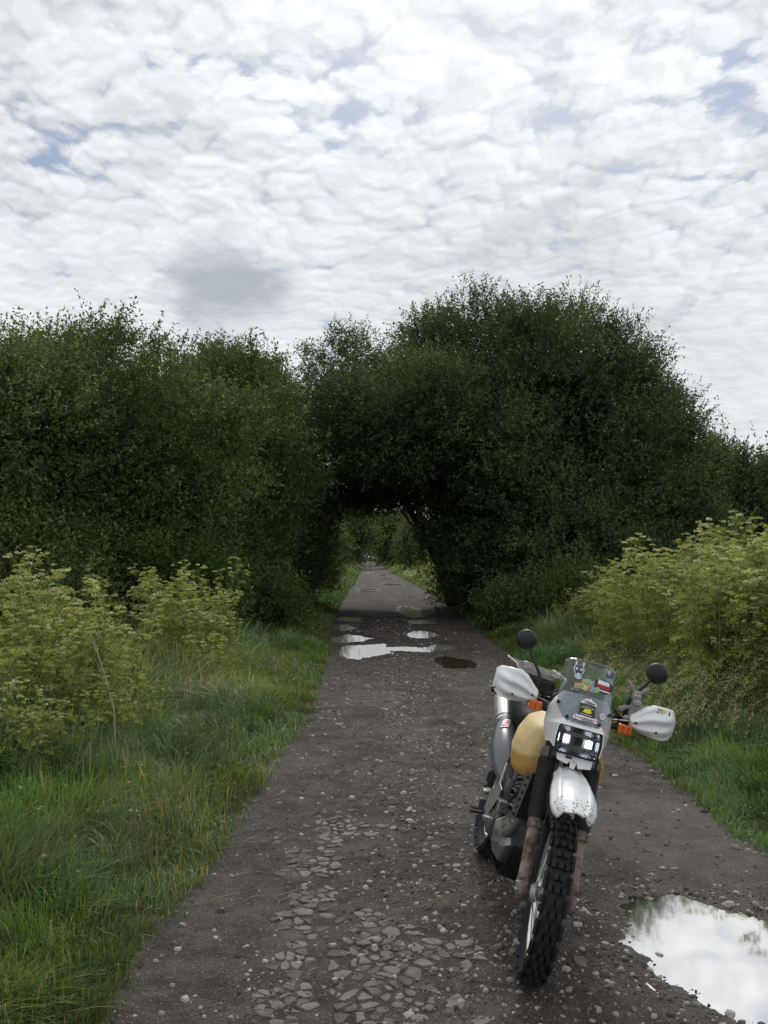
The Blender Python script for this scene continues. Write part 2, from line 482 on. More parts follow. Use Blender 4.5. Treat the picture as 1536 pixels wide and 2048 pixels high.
POLY1 = [ground_pt(*p) for p in ((1272, 1815), (1285, 1792), (1340, 1775), (1365, 1782), (1440, 1805), (1536, 1832), (1640, 1870), (1710, 1960),
                                  (1650, 2085), (1536, 2045), (1480, 2015), (1400, 1968), (1350, 1935), (1310, 1895), (1290, 1860))]
def poly_sd(x, y, P):
    """signed distance to a polygon, positive inside"""
    P = np.array(P); n = len(P); d = np.full(np.shape(x), 1e9); ins = np.zeros(np.shape(x), bool)
    for i in range(n):
        a = P[i]; b = P[(i + 1) % n]; e = b - a
        wx = x - a[0]; wy = y - a[1]
        t = np.clip((wx * e[0] + wy * e[1]) / (e @ e), 0, 1)
        d = np.minimum(d, np.hypot(wx - e[0] * t, wy - e[1] * t))
        c = ((a[1] <= y) & (b[1] > y)) | ((b[1] <= y) & (a[1] > y))
        with np.errstate(divide='ignore', invalid='ignore'):
            xi = a[0] + (y - a[1]) / (b[1] - a[1] + 1e-12) * e[0]
        ins ^= c & (x < xi)
    return np.where(ins, d, -d)
# elliptical hollows holding water: (x, y, rx, ry, depth)
HOLES = [(-.05, 16.4, .60, 1.15, .05), (.80, 16.6, .55, .55, .042), (1.41, 14.56, .40, .95, .05), (1.47, 16.8, .22, .6, .04),
         (-.43, 18.65, .42, .95, .045), (-.68, 21.9, .27, 1.1, .045), (-.62, 24.6, .36, .9, .045), (1.2, 19.6, .33, .9, .045),
         (1.4, 23.4, .42, .8, .045), (1.31, 28., .32, 2.6, .045), (-.12, 47.4, .6, 1.5, .05), (-.05, 44.3, .6, 1.1, .05), (1.45, 56.4, .7, 1.7, .05),
         (1.4, 71, .7, 1.9, .05), (1.2, 85.3, .6, 2.6, .05), (.2, 100., .7, 3.0, .05)]
# broken places without water: (x, y, rx, ry, depth)
PITS = [(.78, 9.0, .22, .30, .05), (.95, 8.0, .25, .22, .04), (.62, 7.2, .30, .12, .03), (.55, 5.9, .25, .2, .02), (1.0, 6.6, .2, .2, .03),
        (-.45, 6.6, .25, .2, .015), (.25, 4.6, .3, .25, .015), (.9, 3.6, .25, .3, .02), (.1, 11., .5, .5, .02)]
WATER_Z = -.020
def hole_sd(x, y, h, k=.55):
    r = np.hypot((x - h[0]) / h[2], (y - h[1]) / h[3])
    n = k * fbm(x * 3.1 / max(h[2], .25) * .4 + h[1], y * 1.2 + h[0] * 7, 21, 5) * 2 + .25 * fbm(x * 9 + h[1], y * 3, 22, 3)
    return 1 - r + n
def road_z(x, y):
    x = np.asarray(x, float); y = np.asarray(y, float)
    z = .016 * fbm(x * 1.1, y * .7, 1, 3) + .014 * fbm(x * 5, y * 5, 2, 3) + .010 * fbm(x * 17, y * 17, 3, 2) * sstep(14 - y, 0, 6)
    z = z - .012 * np.exp(-((x + .28) / .22) ** 2) - .012 * np.exp(-((x - 1.25) / .25) ** 2)      # wheel tracks
    sd = poly_sd(x, y, POLY1) + .10 * fbm(x * 5, y * 5, 5, 4) * 1.2
    z = z - .048 * sstep(sd, -.17, .28) + .012 * fbm(x * 13, y * 13, 6, 3) * sstep(sd, -.4, -.1) * sstep(.3 - sd, 0, .2)
    for h in HOLES: z = z - h[4] * sstep(hole_sd(x, y, h), -.28, .35)
    for h in PITS: z = z - h[4] * sstep(hole_sd(x, y, h, .6), -.05, .30)
    return z
def road_wet(x, y):
    w = sstep(poly_sd(x, y, POLY1), -.30, .02) * .9
    gx, gy = ground_pt(1350, 1670)
    w = np.maximum(w, .75 * sstep(hole_sd(x, y, (gx, gy, .55, 1.0)), -.3, .5))
    for h in HOLES: w = np.maximum(w, .8 * sstep(hole_sd(x, y, h), -.35, .0))
    for h in PITS: w = np.maximum(w, .35 * sstep(hole_sd(x, y, h, .6), -.3, .2))
    return w

def ground_z(x, y):
    """verges and fields; dips below the lane between its edges"""
    dl = edge_l(y) - x; dr = x - edge_r(y); d = np.maximum(dl, dr)
    z = -.14 + .14 * sstep(d, -.35, .0) + .07 * sstep(d, .0, .5) + .22 * sstep(d, 1.0, 4.0)
    z = z + sstep(d, 0, .3) * (.05 * fbm(x * 1.7, y * 1.7, 31, 3)) + sstep(d, .5, 6) * .25 * fbm(x * .25, y * .25, 33, 3)
    return z

def geom(a, b, k):
    n = int(math.log(b / a) / k); return a * np.exp(np.linspace(0, math.log(b / a), n))
def sheet(name, X, Y, zf, m, tintf=None):
    XX, YY = np.meshgrid(X, Y, indexing='ij')
    V = np.stack([XX, YY, zf(XX, YY)], -1).reshape(-1, 3)
    nx, ny = XX.shape
    i, j = np.meshgrid(np.arange(nx - 1), np.arange(ny - 1), indexing='ij')
    a = (i * ny + j).ravel()
    q = np.stack([a, a + ny, a + ny + 1, a + 1], 1)
    t = None
    if tintf is not None:
        w = tintf(XX, YY).ravel(); t = np.stack([w, w, w], 1)
    return np_obj(name, V, q, mat=m, colr=t, smooth=True)

def build_ground():
    X = np.concatenate([-geom(6, 1500, .16)[::-1], np.arange(-5.9, -1.8, .16), np.arange(-1.8, -.3, .05), np.linspace(-.3, 1.7, 6), np.arange(1.75, 3.6, .05), np.arange(3.7, 6.9, .16), geom(7, 1500, .16)])
    Y = np.concatenate([np.linspace(-40, 1.5, 18), geom(1.7, 60, .014), geom(61, 2500, .10)])
    tag(sheet('ground', X, Y, ground_z, MAT['soil']), kind='structure')
    Xr = np.concatenate([np.linspace(-1.6, 3.3, 190)])
    Yr = np.concatenate([np.linspace(-30, 1.9, 12), geom(2.0, 320, .0062)])
    road = tag(sheet('road', Xr, Yr, road_z, MAT['road'], road_wet), kind='structure')
    # water sheets: the hollow cuts their outline
    def water(pts, m):
        mb = MB(); mb.poly([(p[0], p[1], 0) for p in pts])
        o = mb.build('puddle', m); o.location.z = WATER_Z - .0018 * (water.k % 4); water.k += 1
        tag(o, kind='structure')
    water.k = 0
    c = np.mean(POLY1, 0)
    water([c + (np.array(p) - c) * 1.55 for p in POLY1], MAT['water'])
    for k, h in enumerate(HOLES):
        s = 1.45
        water([(h[0] + h[2] * s * math.cos(t), h[1] + h[3] * s * math.sin(t)) for t in np.linspace(0, 2 * PI, 28, endpoint=False)], MAT['mud_water'] if k == 2 else MAT['water'])
    return road
road = build_ground()

# ------------------------------------------------------------------ broken asphalt and stones on the lane
def chip_mesh(n, seed, h=.35, top=.72):
    """flat irregular stone about 1 unit across"""
    r = random.Random(seed); V = []
    a = sorted(2 * PI * (i + r.uniform(-.3, .3)) / n for i in range(n))
    rad = [.5 * r.uniform(.75, 1.15) for _ in range(n)]; sx = r.uniform(.75, 1.25)
    for lev, k in ((-.25, .9), (.1, 1.0), (h, top)):
        for t, q in zip(a, rad):
            V.append((q * k * math.cos(t) * sx, q * k * math.sin(t), lev + (r.uniform(-.06, .06) if lev > .2 else 0)))
    Fc = [(l * n + i, l * n + (i + 1) % n, (l + 1) * n + (i + 1) % n, (l + 1) * n + i) for l in (0, 1) for i in range(n)]
    V.append((r.uniform(-.08, .08), r.uniform(-.08, .08), h + r.uniform(.0, .10)))
    Fc += [(2 * n + i, 2 * n + (i + 1) % n, 3 * n) for i in range(n)]
    return V, Fc

def voronoi_cells(seeds, near=24):
    S = np.array(seeds); cells = []
    for i, s in enumerate(S):
        d = np.hypot(*(S - s).T); nb = np.argsort(d)[1:near]
        P = [np.array(s) + np.array(k) * .2 for k in ((-1, -1), (1, -1), (1, 1), (-1, 1))]
        for j in nb:
            m_ = (S[j] + s) / 2; nrm = S[j] - s; Q = []
            for a, b in zip(P, P[1:] + P[:1]):
                da = (a - m_) @ nrm; db = (b - m_) @ nrm
                if da <= 0: Q.append(a)
                if (da < 0) != (db < 0): Q.append(a + (b - a) * (da / (da - db)))
            P = Q
            if len(P) < 3: break
        cells.append(P)
    return cells

def build_road_pieces():
    r = random.Random(5)
    # crazed plates of the old surface
    seeds = []
    g = .058
    for i in range(-12, 20):
        for j in range(0, 62):
            x = i * g + r.uniform(-.75, .75) * g; y = 3.05 + j * g * 1.1 + r.uniform(-.75, .75) * g * 1.1
            if r.random() < .22: continue
            seeds.append((x, y))
    cells = voronoi_cells(seeds)
    plates = []
    for (x, y), P in zip(seeds, cells):
        if len(P) < 4: continue
        wl = math.exp(-((x + .33 - .03 * (y - 4)) / .15) ** 2) * (1 - max(0, min(1, (y - 5.2) / 1.8)))
        wr = math.exp(-((x - .10) / .38) ** 2) * (1 - max(0, min(1, (y - 3.9) / .9)))
        p = max(wl, wr) + .9 * float(fbm(x * 2.6, y * 2.6, 61, 3)) * 2 + r.uniform(-.16, .16)
        if p < .58 or x > .78 or x < -.62: continue
        P = np.array(P); c = P.mean(0)
        if np.max(np.hypot(*(P - c).T)) > .085: continue
        s = r.uniform(.62, .92); P = c + (P - c) * s
        Q = []                                                # knock the corners off
        for a, b, d in zip(np.roll(P, 1, 0), P, np.roll(P, -1, 0)):
            k = r.uniform(.18, .36); Q += [b + (a - b) * k, b + (d - b) * k]
        Q = [q + np.array((r.uniform(-1, 1), r.uniform(-1, 1))) * .0045 for q in Q]
        area = abs(sum(a[0] * b[1] - b[0] * a[1] for a, b in zip(Q, Q[1:] + Q[:1]))) / 2
        plates.append((area / (y * y), c, Q))
    plates.sort(key=lambda t: -t[0])
    rest = MB()
    for k, (ar, c, Q) in enumerate(plates):
        n = len(Q); h = r.uniform(-.001, .006); z0 = float(road_z(c[0], c[1]))
        tilt = (r.uniform(-.06, .06), r.uniform(-.06, .06))
        V = [((q[0] - c[0]) * f, (q[1] - c[1]) * f, z + (q[0] - c[0]) * tilt[0] + (q[1] - c[1]) * tilt[1]) for f, z in ((1.04, -.018), (1.0, h - .002), (.90, h + .0015)) for q in Q]
        Fc = [(l * n + i, l * n + (i + 1) % n, (l + 1) * n + (i + 1) % n, (l + 1) * n + i) for l in (0, 1) for i in range(n)] + [tuple(range(2 * n, 3 * n))]
        if k < 290:
            mb = MB().add(V, Fc); o = mb.build('asphalt_piece', MAT['asphalt'], road); o.location = (c[0], c[1], z0)
        else:
            rest.add([(v[0] + c[0], v[1] + c[1], v[2] + z0) for v in V], Fc)
    if rest.v: tag(rest.build('asphalt_fragments', MAT['asphalt'], road), kind='stuff')
    # loose stones
    var = []
    for k in range(10):
        V, Fc = chip_mesh(r.choice((6, 7, 8)), 100 + k, r.uniform(.22, .42))
        var.append(MB().add(V, Fc).mesh('stone', MAT['stone']))
    varA = []
    for k in range(5):
        V, Fc = chip_mesh(8, 200 + k, .2, .85)
        varA.append(MB().add(V, Fc).mesh('stone', MAT['asphalt']))
    def dens(x, y):
        d = .25 + .9 * math.exp(-((x - .75) / .55) ** 2) + .5 * math.exp(-((x - .15) / .3) ** 2)
        if x > 1.75: d *= .25
        if -.30 < float(poly_sd(np.array(x), np.array(y), POLY1)) < 0: d += 1.1
        if x < -.1 and y < 6: d *= .55
        return d * (.6 + 1.4 * float(fbm(x * 2.2, y * 1.5, 71, 3) + .5))
    def spot(y0, y1):
        while True:
            y = y0 * (y1 / y0) ** (r.random() ** 1.0); x = r.uniform(-.9, 2.3)
            if r.random() < dens(x, y) and poly_sd(np.array(x), np.array(y), POLY1) < .0: return x, y
    for k in range(290):
        x, y = spot(3.05, 8.5)
        s = min(.085, .017 * math.exp(r.gauss(.35, .42))) * (1. + .06 * (y - 3))
        if k == 0: x, y = ground_pt(985, 1808); s = .12
        if k == 1: x, y = ground_pt(912, 2002); s = .13
        if k == 2: x, y = ground_pt(960, 2040); s = .10
        if k == 3: x, y = ground_pt(1290, 1782); s = .035
        m = r.choice(varA) if (k < 3 or r.random() < .30) else r.choice(var)
        o = link(bpy.data.objects.new('stone', m), road)
        o.location = (x, y, float(road_z(x, y)) + s * (-.02 if k in (0, 1, 2) else .04)); o.rotation_euler = (r.gauss(0, .12), r.gauss(0, .12), r.uniform(0, 6.28))
        o.scale = (s, s * r.uniform(.6, 1.), s * (r.uniform(.35, .75) if k > 2 else .3))
    # gravel and chips beyond the largest, joined
    m, G = mat('gravel')
    a = G.n('ShaderNodeAttribute', attribute_name='tint').outputs['Color']
    nn = G.noise(world_co(G), 160., 3, .6)
    out(G, G.n('ShaderNodeBsdfPrincipled', {'Base Color': G.mix(G.ss(nn, .4, .7), a, G.mix(1., a, (.6, .57, .55), 'MULTIPLY')), 'Roughness': .85, 'Specular IOR Level': .3}))
    def scatter(name, n, y0, y1, mu, sig, smin, smax, k, flatn, pale, dscale):
        y = y0 * (y1 / y0) ** rng.random(n); x = rng.uniform(-1.0, 2.4, n)
        dn = .25 + 1.0 * np.exp(-((x - .78) / .50) ** 2) + .7 * np.exp(-((x - .20) / .30) ** 2) + .55 * np.exp(-((x + .38) / .16) ** 2)
        dn = dn + 1.2 * (np.abs(poly_sd(x, y, POLY1) + .13) < .15)
        dn = dn * (.15 + 1.9 * np.clip(fbm(x * 2.6, y * 1.6, 71, 4) + .5, 0, 1) ** 1.5)
        keep = (rng.random(n) < dn * dscale) & (poly_sd(x, y, POLY1) < .02)
        x, y = x[keep], y[keep]; n = len(x)
        s = np.clip(mu * np.exp(rng.normal(0, sig, n)), smin, smax) * (1 + .05 * (y - 3))
        z = road_z(x, y)
        an = np.linspace(0, 2 * PI, k, endpoint=False)
        ang = an[None] + rng.uniform(-.35, .35, (n, k)); rad = s[:, None] * rng.uniform(.6, 1.2, (n, k)); asp = rng.uniform(.5, 1., n)[:, None]; tw = rng.uniform(0, 6.28, n)[:, None]
        lx = rad * np.cos(ang); ly = rad * np.sin(ang) * asp
        dx = lx * np.cos(tw) - ly * np.sin(tw); dy = lx * np.sin(tw) + ly * np.cos(tw)
        hz = (s * rng.uniform(.12, flatn, n))[:, None]
        base = np.stack([x[:, None] + dx, y[:, None] + dy, np.repeat(z[:, None] - .004, k, 1)], -1)
        top = np.stack([x[:, None] + dx * .74, y[:, None] + dy * .74, z[:, None] + hz + s[:, None] * rng.uniform(-.10, .10, (n, k))], -1)
        V = np.concatenate([base, top], 1).reshape(-1, 3); o0 = np.arange(n) * 2 * k
        q = np.concatenate([np.stack([o0 + i, o0 + (i + 1) % k, o0 + k + (i + 1) % k, o0 + k + i], 1) for i in range(k)])
        t = np.concatenate([np.stack([o0 + k, o0 + k + i, o0 + k + 1 + i], 1) for i in range(1, k - 1)])
        g1 = rng.random(n) > pale
        c = np.where(g1[:, None], np.array([.085, .073, .063]) * rng.uniform(.6, 1.6, (n, 1)), np.array([.33, .30, .265]) * rng.uniform(.6, 1.25, (n, 1)))
        tag(np_obj(name, V, q, t, mat=m, colr=np.repeat(c, 2 * k, 0), parent=road), kind='stuff')
    scatter('gravel', 26000, 2.9, 16, .0055, .45, .003, .012, 5, .9, .26, .75)
    scatter('stone_chips', 11000, 2.95, 26, .0125, .40, .007, .030, 7, .5, .55, .62)
build_road_pieces()

# ------------------------------------------------------------------ trees
def unit(v): return v / (np.linalg.norm(v, axis=-1, keepdims=True) + 1e-9)

def leaf_quads(P, D, Lh, Wd, r):
    """P base, D direction, Lh length, Wd half width -> folded leaf (one quad)"""
    n = len(P)
    S = unit(np.cross(D, unit(r.normal(size=(n, 3)))))
    N = np.cross(S, D)
    mid = P + D * (Lh * .45)[:, None]
    a = mid + S * Wd[:, None] + N * (Wd * .35)[:, None]; b = mid - S * Wd[:, None] + N * (Wd * .35)[:, None]
    tip = P + D * Lh[:, None] - N * (Lh * .1)[:, None]
    return np.stack([P, a, tip, b], 1).reshape(-1, 3)

def crown(blobs, leaf=.10, boughs=5.0, tw=13, lv=11, seed=0, c0=(.040, .062, .018), c1=(.075, .105, .030), sprays=20, core=1.0, facing=True, low=.25, spread=.24):
    r = np.random.default_rng(seed)
    B = np.array(blobs, float); PV = []; DV = []; CB = []
    cam_p = np.array([0, 0, 1.7])
    bp, bd, bt = [], [], []
    big = max(B[:, 3:6].max(), 1.)
    for k, b in enumerate(B):
        c, rad = b[:3], b[3:6]
        p = 1.6; area = 4 * PI * (((rad[0] * rad[1]) ** p + (rad[0] * rad[2]) ** p + (rad[1] * rad[2]) ** p) / 3) ** (1 / p)
        # rounded lobes over the crown, each carrying its boughs on the outer and upper side
        rm = min(.95, .42 * min(rad)) * (spread / .24) ** .5
        n = max(6, int(area / (rm * rm) * .62))
        d = unit(r.normal(size=(n, 3)))
        rl = rm * r.uniform(.6, 1.25, n)
        q = c + d * (rad - rm * .95) * r.uniform(.86, 1.06, (n, 1))
        nrm = unit(d / rad)
        if facing:
            f = (unit(cam_p - q) * nrm).sum(1)
            ok = (f > -.30) | (r.random(n) < .35)
            q, nrm, rl = q[ok], nrm[ok], rl[ok]; n = len(q)
        m_ = np.maximum(2, (boughs * 1.15 * rl * rl * 2.6).astype(int)); idx = np.repeat(np.arange(n), m_)
        e = unit(r.normal(size=(len(idx), 3)) + nrm[idx] * .55 + np.array([0, 0, .55]))
        z_ = q[idx] + e * rl[idx][:, None] * (1 - np.abs(r.normal(0, .10, len(idx))))[:, None]
        ok = z_[:, 2] > low
        for j, b2 in enumerate(B):
            if j != k: ok &= (((z_ - b2[:3]) / b2[3:6]) ** 2).sum(1) > .55
        lt = r.uniform(0, 1, n)
        bp.append(z_[ok]); bd.append(unit(e[ok] * .7 + nrm[idx][ok] * .3)); bt.append(lt[idx][ok])
    bt = np.concatenate(bt)
    bp = np.concatenate(bp); bd = np.concatenate(bd); nb = len(bp)
    tint_b = np.clip(bt * .7 + r.uniform(0, .3, nb), 0, 1); mul_b = (.8 + .4 * bt) * r.uniform(.8, 1.2, nb)
    # twigs
    tp = np.repeat(bp, tw, 0) + r.normal(0, spread, (nb * tw, 3)) * np.array([1, 1, .85])
    td = unit(np.repeat(bd, tw, 0) * .75 + np.array([0, 0, .38]) + r.normal(0, .55, (nb * tw, 3)))
    tl = r.uniform(.28, .60, nb * tw)
    tt = np.repeat(tint_b, tw) * .6 + r.random(nb * tw) * .4; tm = np.repeat(mul_b, tw)
    # upright shoots breaking the outline
    if sprays:
        tops = np.argsort(-(bp[:, 2] + r.normal(0, .8, nb)))[:max(sprays * 4, 1)]
        s_i = r.choice(tops, sprays)
        for i in s_i:
            k = 7; p0 = bp[i] + bd[i] * .15; dr = unit(np.array([r.normal(0, .25), r.normal(0, .25), 1.]) + bd[i] * .35); Ls = r.uniform(.2, .65)
            tp = np.concatenate([tp, p0 + dr * np.linspace(0, Ls, k)[:, None]])
            td = np.concatenate([td, unit(dr + r.normal(0, .35, (k, 3)))]); tl = np.concatenate([tl, np.full(k, .25)])
            tt = np.concatenate([tt, np.full(k, .8)]); tm = np.concatenate([tm, np.full(k, 1.1)])
    n = len(tp)
    t = (np.arange(lv)[None] + r.uniform(0, 1, (n, lv))) / lv
    lp = tp[:, None] + td[:, None] * (t * tl[:, None])[..., None] + r.normal(0, .02, (n, lv, 3))
    ld = unit(td[:, None] * .65 + r.normal(0, .62, (n, lv, 3)) + np.array([0, 0, -.12]))
    lp = lp.reshape(-1, 3); ld = ld.reshape(-1, 3); m_ = len(lp)
    L = leaf * r.uniform(.65, 1.25, m_); Wd = L * r.uniform(.17, .26, m_)
    V = leaf_quads(lp, ld, L, Wd, r)
    f = np.clip(np.repeat(tt, lv) + r.normal(0, .15, m_), 0, 1)[:, None]
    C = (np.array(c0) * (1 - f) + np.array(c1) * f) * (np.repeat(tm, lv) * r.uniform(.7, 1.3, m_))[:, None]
    C = np.repeat(C, 4, 0)
    # coarse leaves inside so that the crown is closed
    if core:
        cp = []
        for b in B:
            k = int(260 * core * b[3] * b[4] * b[5] ** .8)
            d = unit(r.normal(size=(k, 3))) * (r.random((k, 1)) ** .4) * .80
            cp.append(b[:3] + d * b[3:6])
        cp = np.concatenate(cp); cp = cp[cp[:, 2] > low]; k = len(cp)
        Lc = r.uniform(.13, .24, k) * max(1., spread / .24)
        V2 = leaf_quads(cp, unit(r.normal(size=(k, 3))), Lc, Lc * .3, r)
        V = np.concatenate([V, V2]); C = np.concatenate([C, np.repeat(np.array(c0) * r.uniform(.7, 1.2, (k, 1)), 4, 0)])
    return V, C, bp

def tree(name, label, base, blobs, group='trees lining the lane', trunks=((0, 0),), trunk_r=.14, cat='tree', limbs=9, seed=0, **kw):
    V, C, bp = crown(blobs, seed=seed, **kw)
    base = np.array([base[0], base[1], float(ground_z(np.array(base[0]), np.array(base[1]))) - .05])
    e = tag(empty(name, base), label, cat, group)
    q = np.arange(len(V)).reshape(-1, 4)
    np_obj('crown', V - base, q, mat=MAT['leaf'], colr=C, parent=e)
    r = random.Random(seed); mb = MB(); B = np.array(blobs)
    top = B[:, :3].mean(0) - base
    for k, (dx, dy) in enumerate(trunks):
        p0 = Vector((dx, dy, 0)); p3 = Vector(top) + Vector((r.uniform(-.4, .4), r.uniform(-.4, .4), 0))
        p1 = p0.lerp(p3, .35) + Vector((r.uniform(-.15, .15), r.uniform(-.15, .15), .2)); p2 = p0.lerp(p3, .7) + Vector((r.uniform(-.2, .2), r.uniform(-.2, .2), .1))
        k_ = trunk_r * (1 if k == 0 else r.uniform(.55, .85))
        mb.tube([p0, p0.lerp(p1, .4), p1, p2, p3], [k_ * 1.35, k_ * 1.05, k_ * .9, k_ * .65, k_ * .35], 9)
        for i in range(limbs):
            t = Vector(bp[r.randrange(len(bp))] - base); a = p1.lerp(p3, r.uniform(0, .9))
            m_ = a.lerp(t, .5) + Vector((0, 0, r.uniform(.0, .35)))
            mb.tube([a, m_, a.lerp(t, .96)], [k_ * .38, k_ * .22, k_ * .07], 6)
    mb.build('trunk', MAT['bark'], e, smooth=True)
    return e

DARK = dict(c0=(.052, .084, .042), c1=(.120, .165, .070))
MID = dict(c0=(.060, .092, .038), c1=(.145, .185, .068))
# left of the lane
tree('willow_tree', 'bushy willow rising at the far left behind the tall yellow-green hemlock, leafy sprigs on top', (-8.6, 15.6),
     [(-8.4, 15.2, 2.5, 3.3, 2.7, 2.9), (-9.3, 16, 4.1, 2.9, 2.5, 1.9), (-7.0, 15.0, 3.7, 2.4, 2.2, 2.1), (-6.3, 14.3, 1.3, 1.9, 1.6, 1.4)], trunks=((0, 0), (1.5, -.3), (.9, .5)), seed=1, leaf=.078, sprays=26, tw=17, **MID)
tree('willow_tree', 'dense dark willow in the middle of the row left of the lane', (-5.4, 17.8),
     [(-5.3, 17.3, 2.5, 2.6, 2.3, 3.0), (-5.9, 18, 4.4, 2.3, 2.2, 2.0), (-4.2, 17.2, 3.4, 2.0, 2.0, 2.2), (-4.2, 16.4, 1.2, 1.6, 1.4, 1.3)], trunks=((0, 0), (.8, -.2)), seed=2, leaf=.082, sprays=22, tw=17, **MID)
tree('willow_tree', 'dark rounded willow second from the tunnel mouth on the left side of the lane', (-4.1, 21.6),
     [(-4.0, 21.3, 2.7, 2.1, 2.4, 2.9), (-4.4, 21.8, 4.8, 2.2, 2.2, 2.1), (-3.3, 21.2, 4.0, 1.9, 2.0, 2.4), (-3.4, 20.4, 1.2, 1.5, 1.5, 1.3)], trunks=((0, 0), (.5, .6)), seed=3, leaf=.088, sprays=16, **MID)
tree('willow_tree', 'willow at the left pillar of the leafy tunnel over the lane', (-4.0, 26.4),
     [(-4.0, 26.2, 3.1, 2.1, 2.6, 3.2), (-4.3, 26.8, 6.0, 2.0, 2.2, 2.0), (-3.3, 26.0, 5.0, 1.7, 2.2, 2.4), (-3.1, 25.6, 1.4, 1.3, 1.6, 1.5), (-3.1, 29.5, 2.4, 1.5, 2.2, 2.6)], trunks=((0, 0), (.3, 2.6)), seed=4, leaf=.096, sprays=14, **DARK)
# right of the lane
tree('willow_tree', 'largest domed willow, standing right of the lane behind the motorcycle', (5.2, 26.5),
     [(5.4, 26.0, 4.3, 4.5, 4.3, 5.3), (3.3, 26.4, 6.9, 2.7, 2.8, 2.9), (6.3, 26, 6.6, 2.7, 2.7, 2.7), (8.2, 25.2, 3.6, 2.3, 2.4, 2.9), (3.7, 24.6, 3.6, 1.7, 2.2, 2.6),
      (3.7, 25.2, 1.4, 1.25, 2.2, 1.5), (5.5, 22.6, 1.6, 2.0, 1.6, 1.7), (8.0, 23.5, 1.5, 2.1, 1.6, 1.6), (.9, 23.8, 5.7, 2.2, 2.5, 1.7)],
     trunks=((0, 0), (-1.2, -.4), (1.4, .3)), trunk_r=.2, limbs=14, seed=5, leaf=.092, sprays=40, **DARK)
tree('willow_tree', 'thinner willow whose branches arch across the lane and close the tunnel', (3.0, 30.5),
     [(-.2, 29.5, 6.7, 2.3, 2.2, 2.7), (-.9, 29.2, 5.0, 1.5, 1.9, 1.5), (1.2, 29.6, 5.6, 1.9, 2.4, 2.2), (3.5, 30.5, 4.3, 1.4, 2.2, 2.8), (3.9, 31, 1.6, 1.0, 2.4, 1.9), (1.0, 26.5, 5.0, 1.5, 2.0, 1.5), (.4, 31.5, 4.4, 1.7, 1.8, 1.1), (-1.7, 30, 4.1, 1.3, 1.7, 1.2)],
     trunks=((0, 0), (.3, .6)), trunk_r=.16, seed=6, leaf=.092, sprays=26, boughs=4.4, core=1.1, **DARK)
tree('willow_tree', 'lower dark willow on the far right beside the domed willow', (13.0, 30.5),
     [(12.6, 30, 2.8, 2.8, 2.6, 3.2), (15.2, 30.5, 2.4, 2.6, 2.6, 2.8), (10.6, 29.5, 2.0, 2.0, 2.0, 2.3)], seed=7, leaf=.12, sprays=18, **DARK)
# beyond the tunnel
tree('willow_tree', 'light green willow sapling on the left verge inside the far mouth of the tunnel', (-3.1, 40.),
     [(-3.1, 40, 2.2, 1.75, 2.0, 2.0), (-3.4, 40.5, 3.8, 1.4, 1.6, 1.5), (-2.7, 41, 1.2, 1.1, 1.6, 1.2)], seed=8, leaf=.12, boughs=4.5, sprays=8, **MID)
far = [(-6.0, 58, 5.5, 3.2), (6.8, 66, 4.8, 3.0), (6.4, 52, 4.6, 2.4), (-5.4, 84, 5.4, 3.2), (6.0, 96, 5.6, 3.2), (-4.4, 118, 7.6, 4.0), (4.6, 134, 7.8, 4.2), (-4.8, 165, 11.5, 5.6), (5.2, 190, 12.5, 6.0), (-8, 36, 6.4, 3.0), (7.5, 37, 8, 3.8), (10.5, 44, 6., 3.4), (-11, 24, 6.2, 3.2)]
FL = ['first tree past the tunnel on the left of the lane', 'second tree past the tunnel on the right of the lane', 'low tree just past the tunnel on the right of the lane', 'second tree past the tunnel on the left of the lane',
      'third tree past the tunnel on the right of the lane', 'tall distant tree leaning over the lane from the left', 'tall distant tree leaning over the lane from the right', 'hazy distant tree at the left end of the lane', 'hazy distant tree at the right end of the lane',
      'willow filling the left wall of the tunnel', 'willow filling the right wall of the tunnel', 'willow half hidden behind the domed willow', 'willow half hidden behind the row of willows on the left']
for k, (x, y, h, rr) in enumerate(far):
    lf = max(.12, .0022 * y)
    over = -.8 * x if y > 110 else 0
    tree('lane_tree', FL[k], (x, y), [(x, y, h * .42, rr, rr, h * .40), (x + .3 * over, y + 1, h * .70, rr * .85, rr * .9, h * .28), (x + over * .8, y, h * .62, rr * .7, rr * .8, h * .24)],
         group='trees further along the lane', seed=20 + k, leaf=lf, boughs=4.5 / (1 + y / 60), tw=8, lv=9, sprays=6, limbs=4, spread=.3 * max(1, y / 50), core=.35 * max(.25, 1 - y / 120), **MID)

# shrubs at the foot of the trees
def shrub(label, x, y, w, h, seed, pal=MID, leaf=.075, group='shrubs at the foot of the trees'):
    z = float(ground_z(np.array(x), np.array(y)))
    return tree('shrub', label, (x, y), [(x, y, z + h * .45, w, w * .9, h * .5), (x + .3 * w, y - .2, z + h * .35, w * .7, w * .6, h * .4), (x - .45 * w, y, z + h * .3, w * .6, w * .6, h * .33)],
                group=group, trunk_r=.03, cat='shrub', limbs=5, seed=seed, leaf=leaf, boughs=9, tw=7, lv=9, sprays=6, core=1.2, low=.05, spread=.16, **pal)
shrub('bright green shrub under the left willows behind the small hemlock clump', -3.35, 15.2, .95, 1.9, 60, dict(c0=(.05, .085, .02), c1=(.08, .13, .03)))
shrub('grey-green shrub below the left willows, beside the lane', -2.35, 19.0, .8, 1.2, 61)
shrub('low leafy shrub in front of the domed willow near the puddles', 3.6, 20.5, .7, .9, 62)
shrub('leafy shrub between the domed willow and the right-hand hemlock', 4.9, 20.0, 1.0, 1.3, 63)
shrub('dark shrub tucked under the left end of the willow row', -5.3, 13.2, 1.1, 1.7, 64)

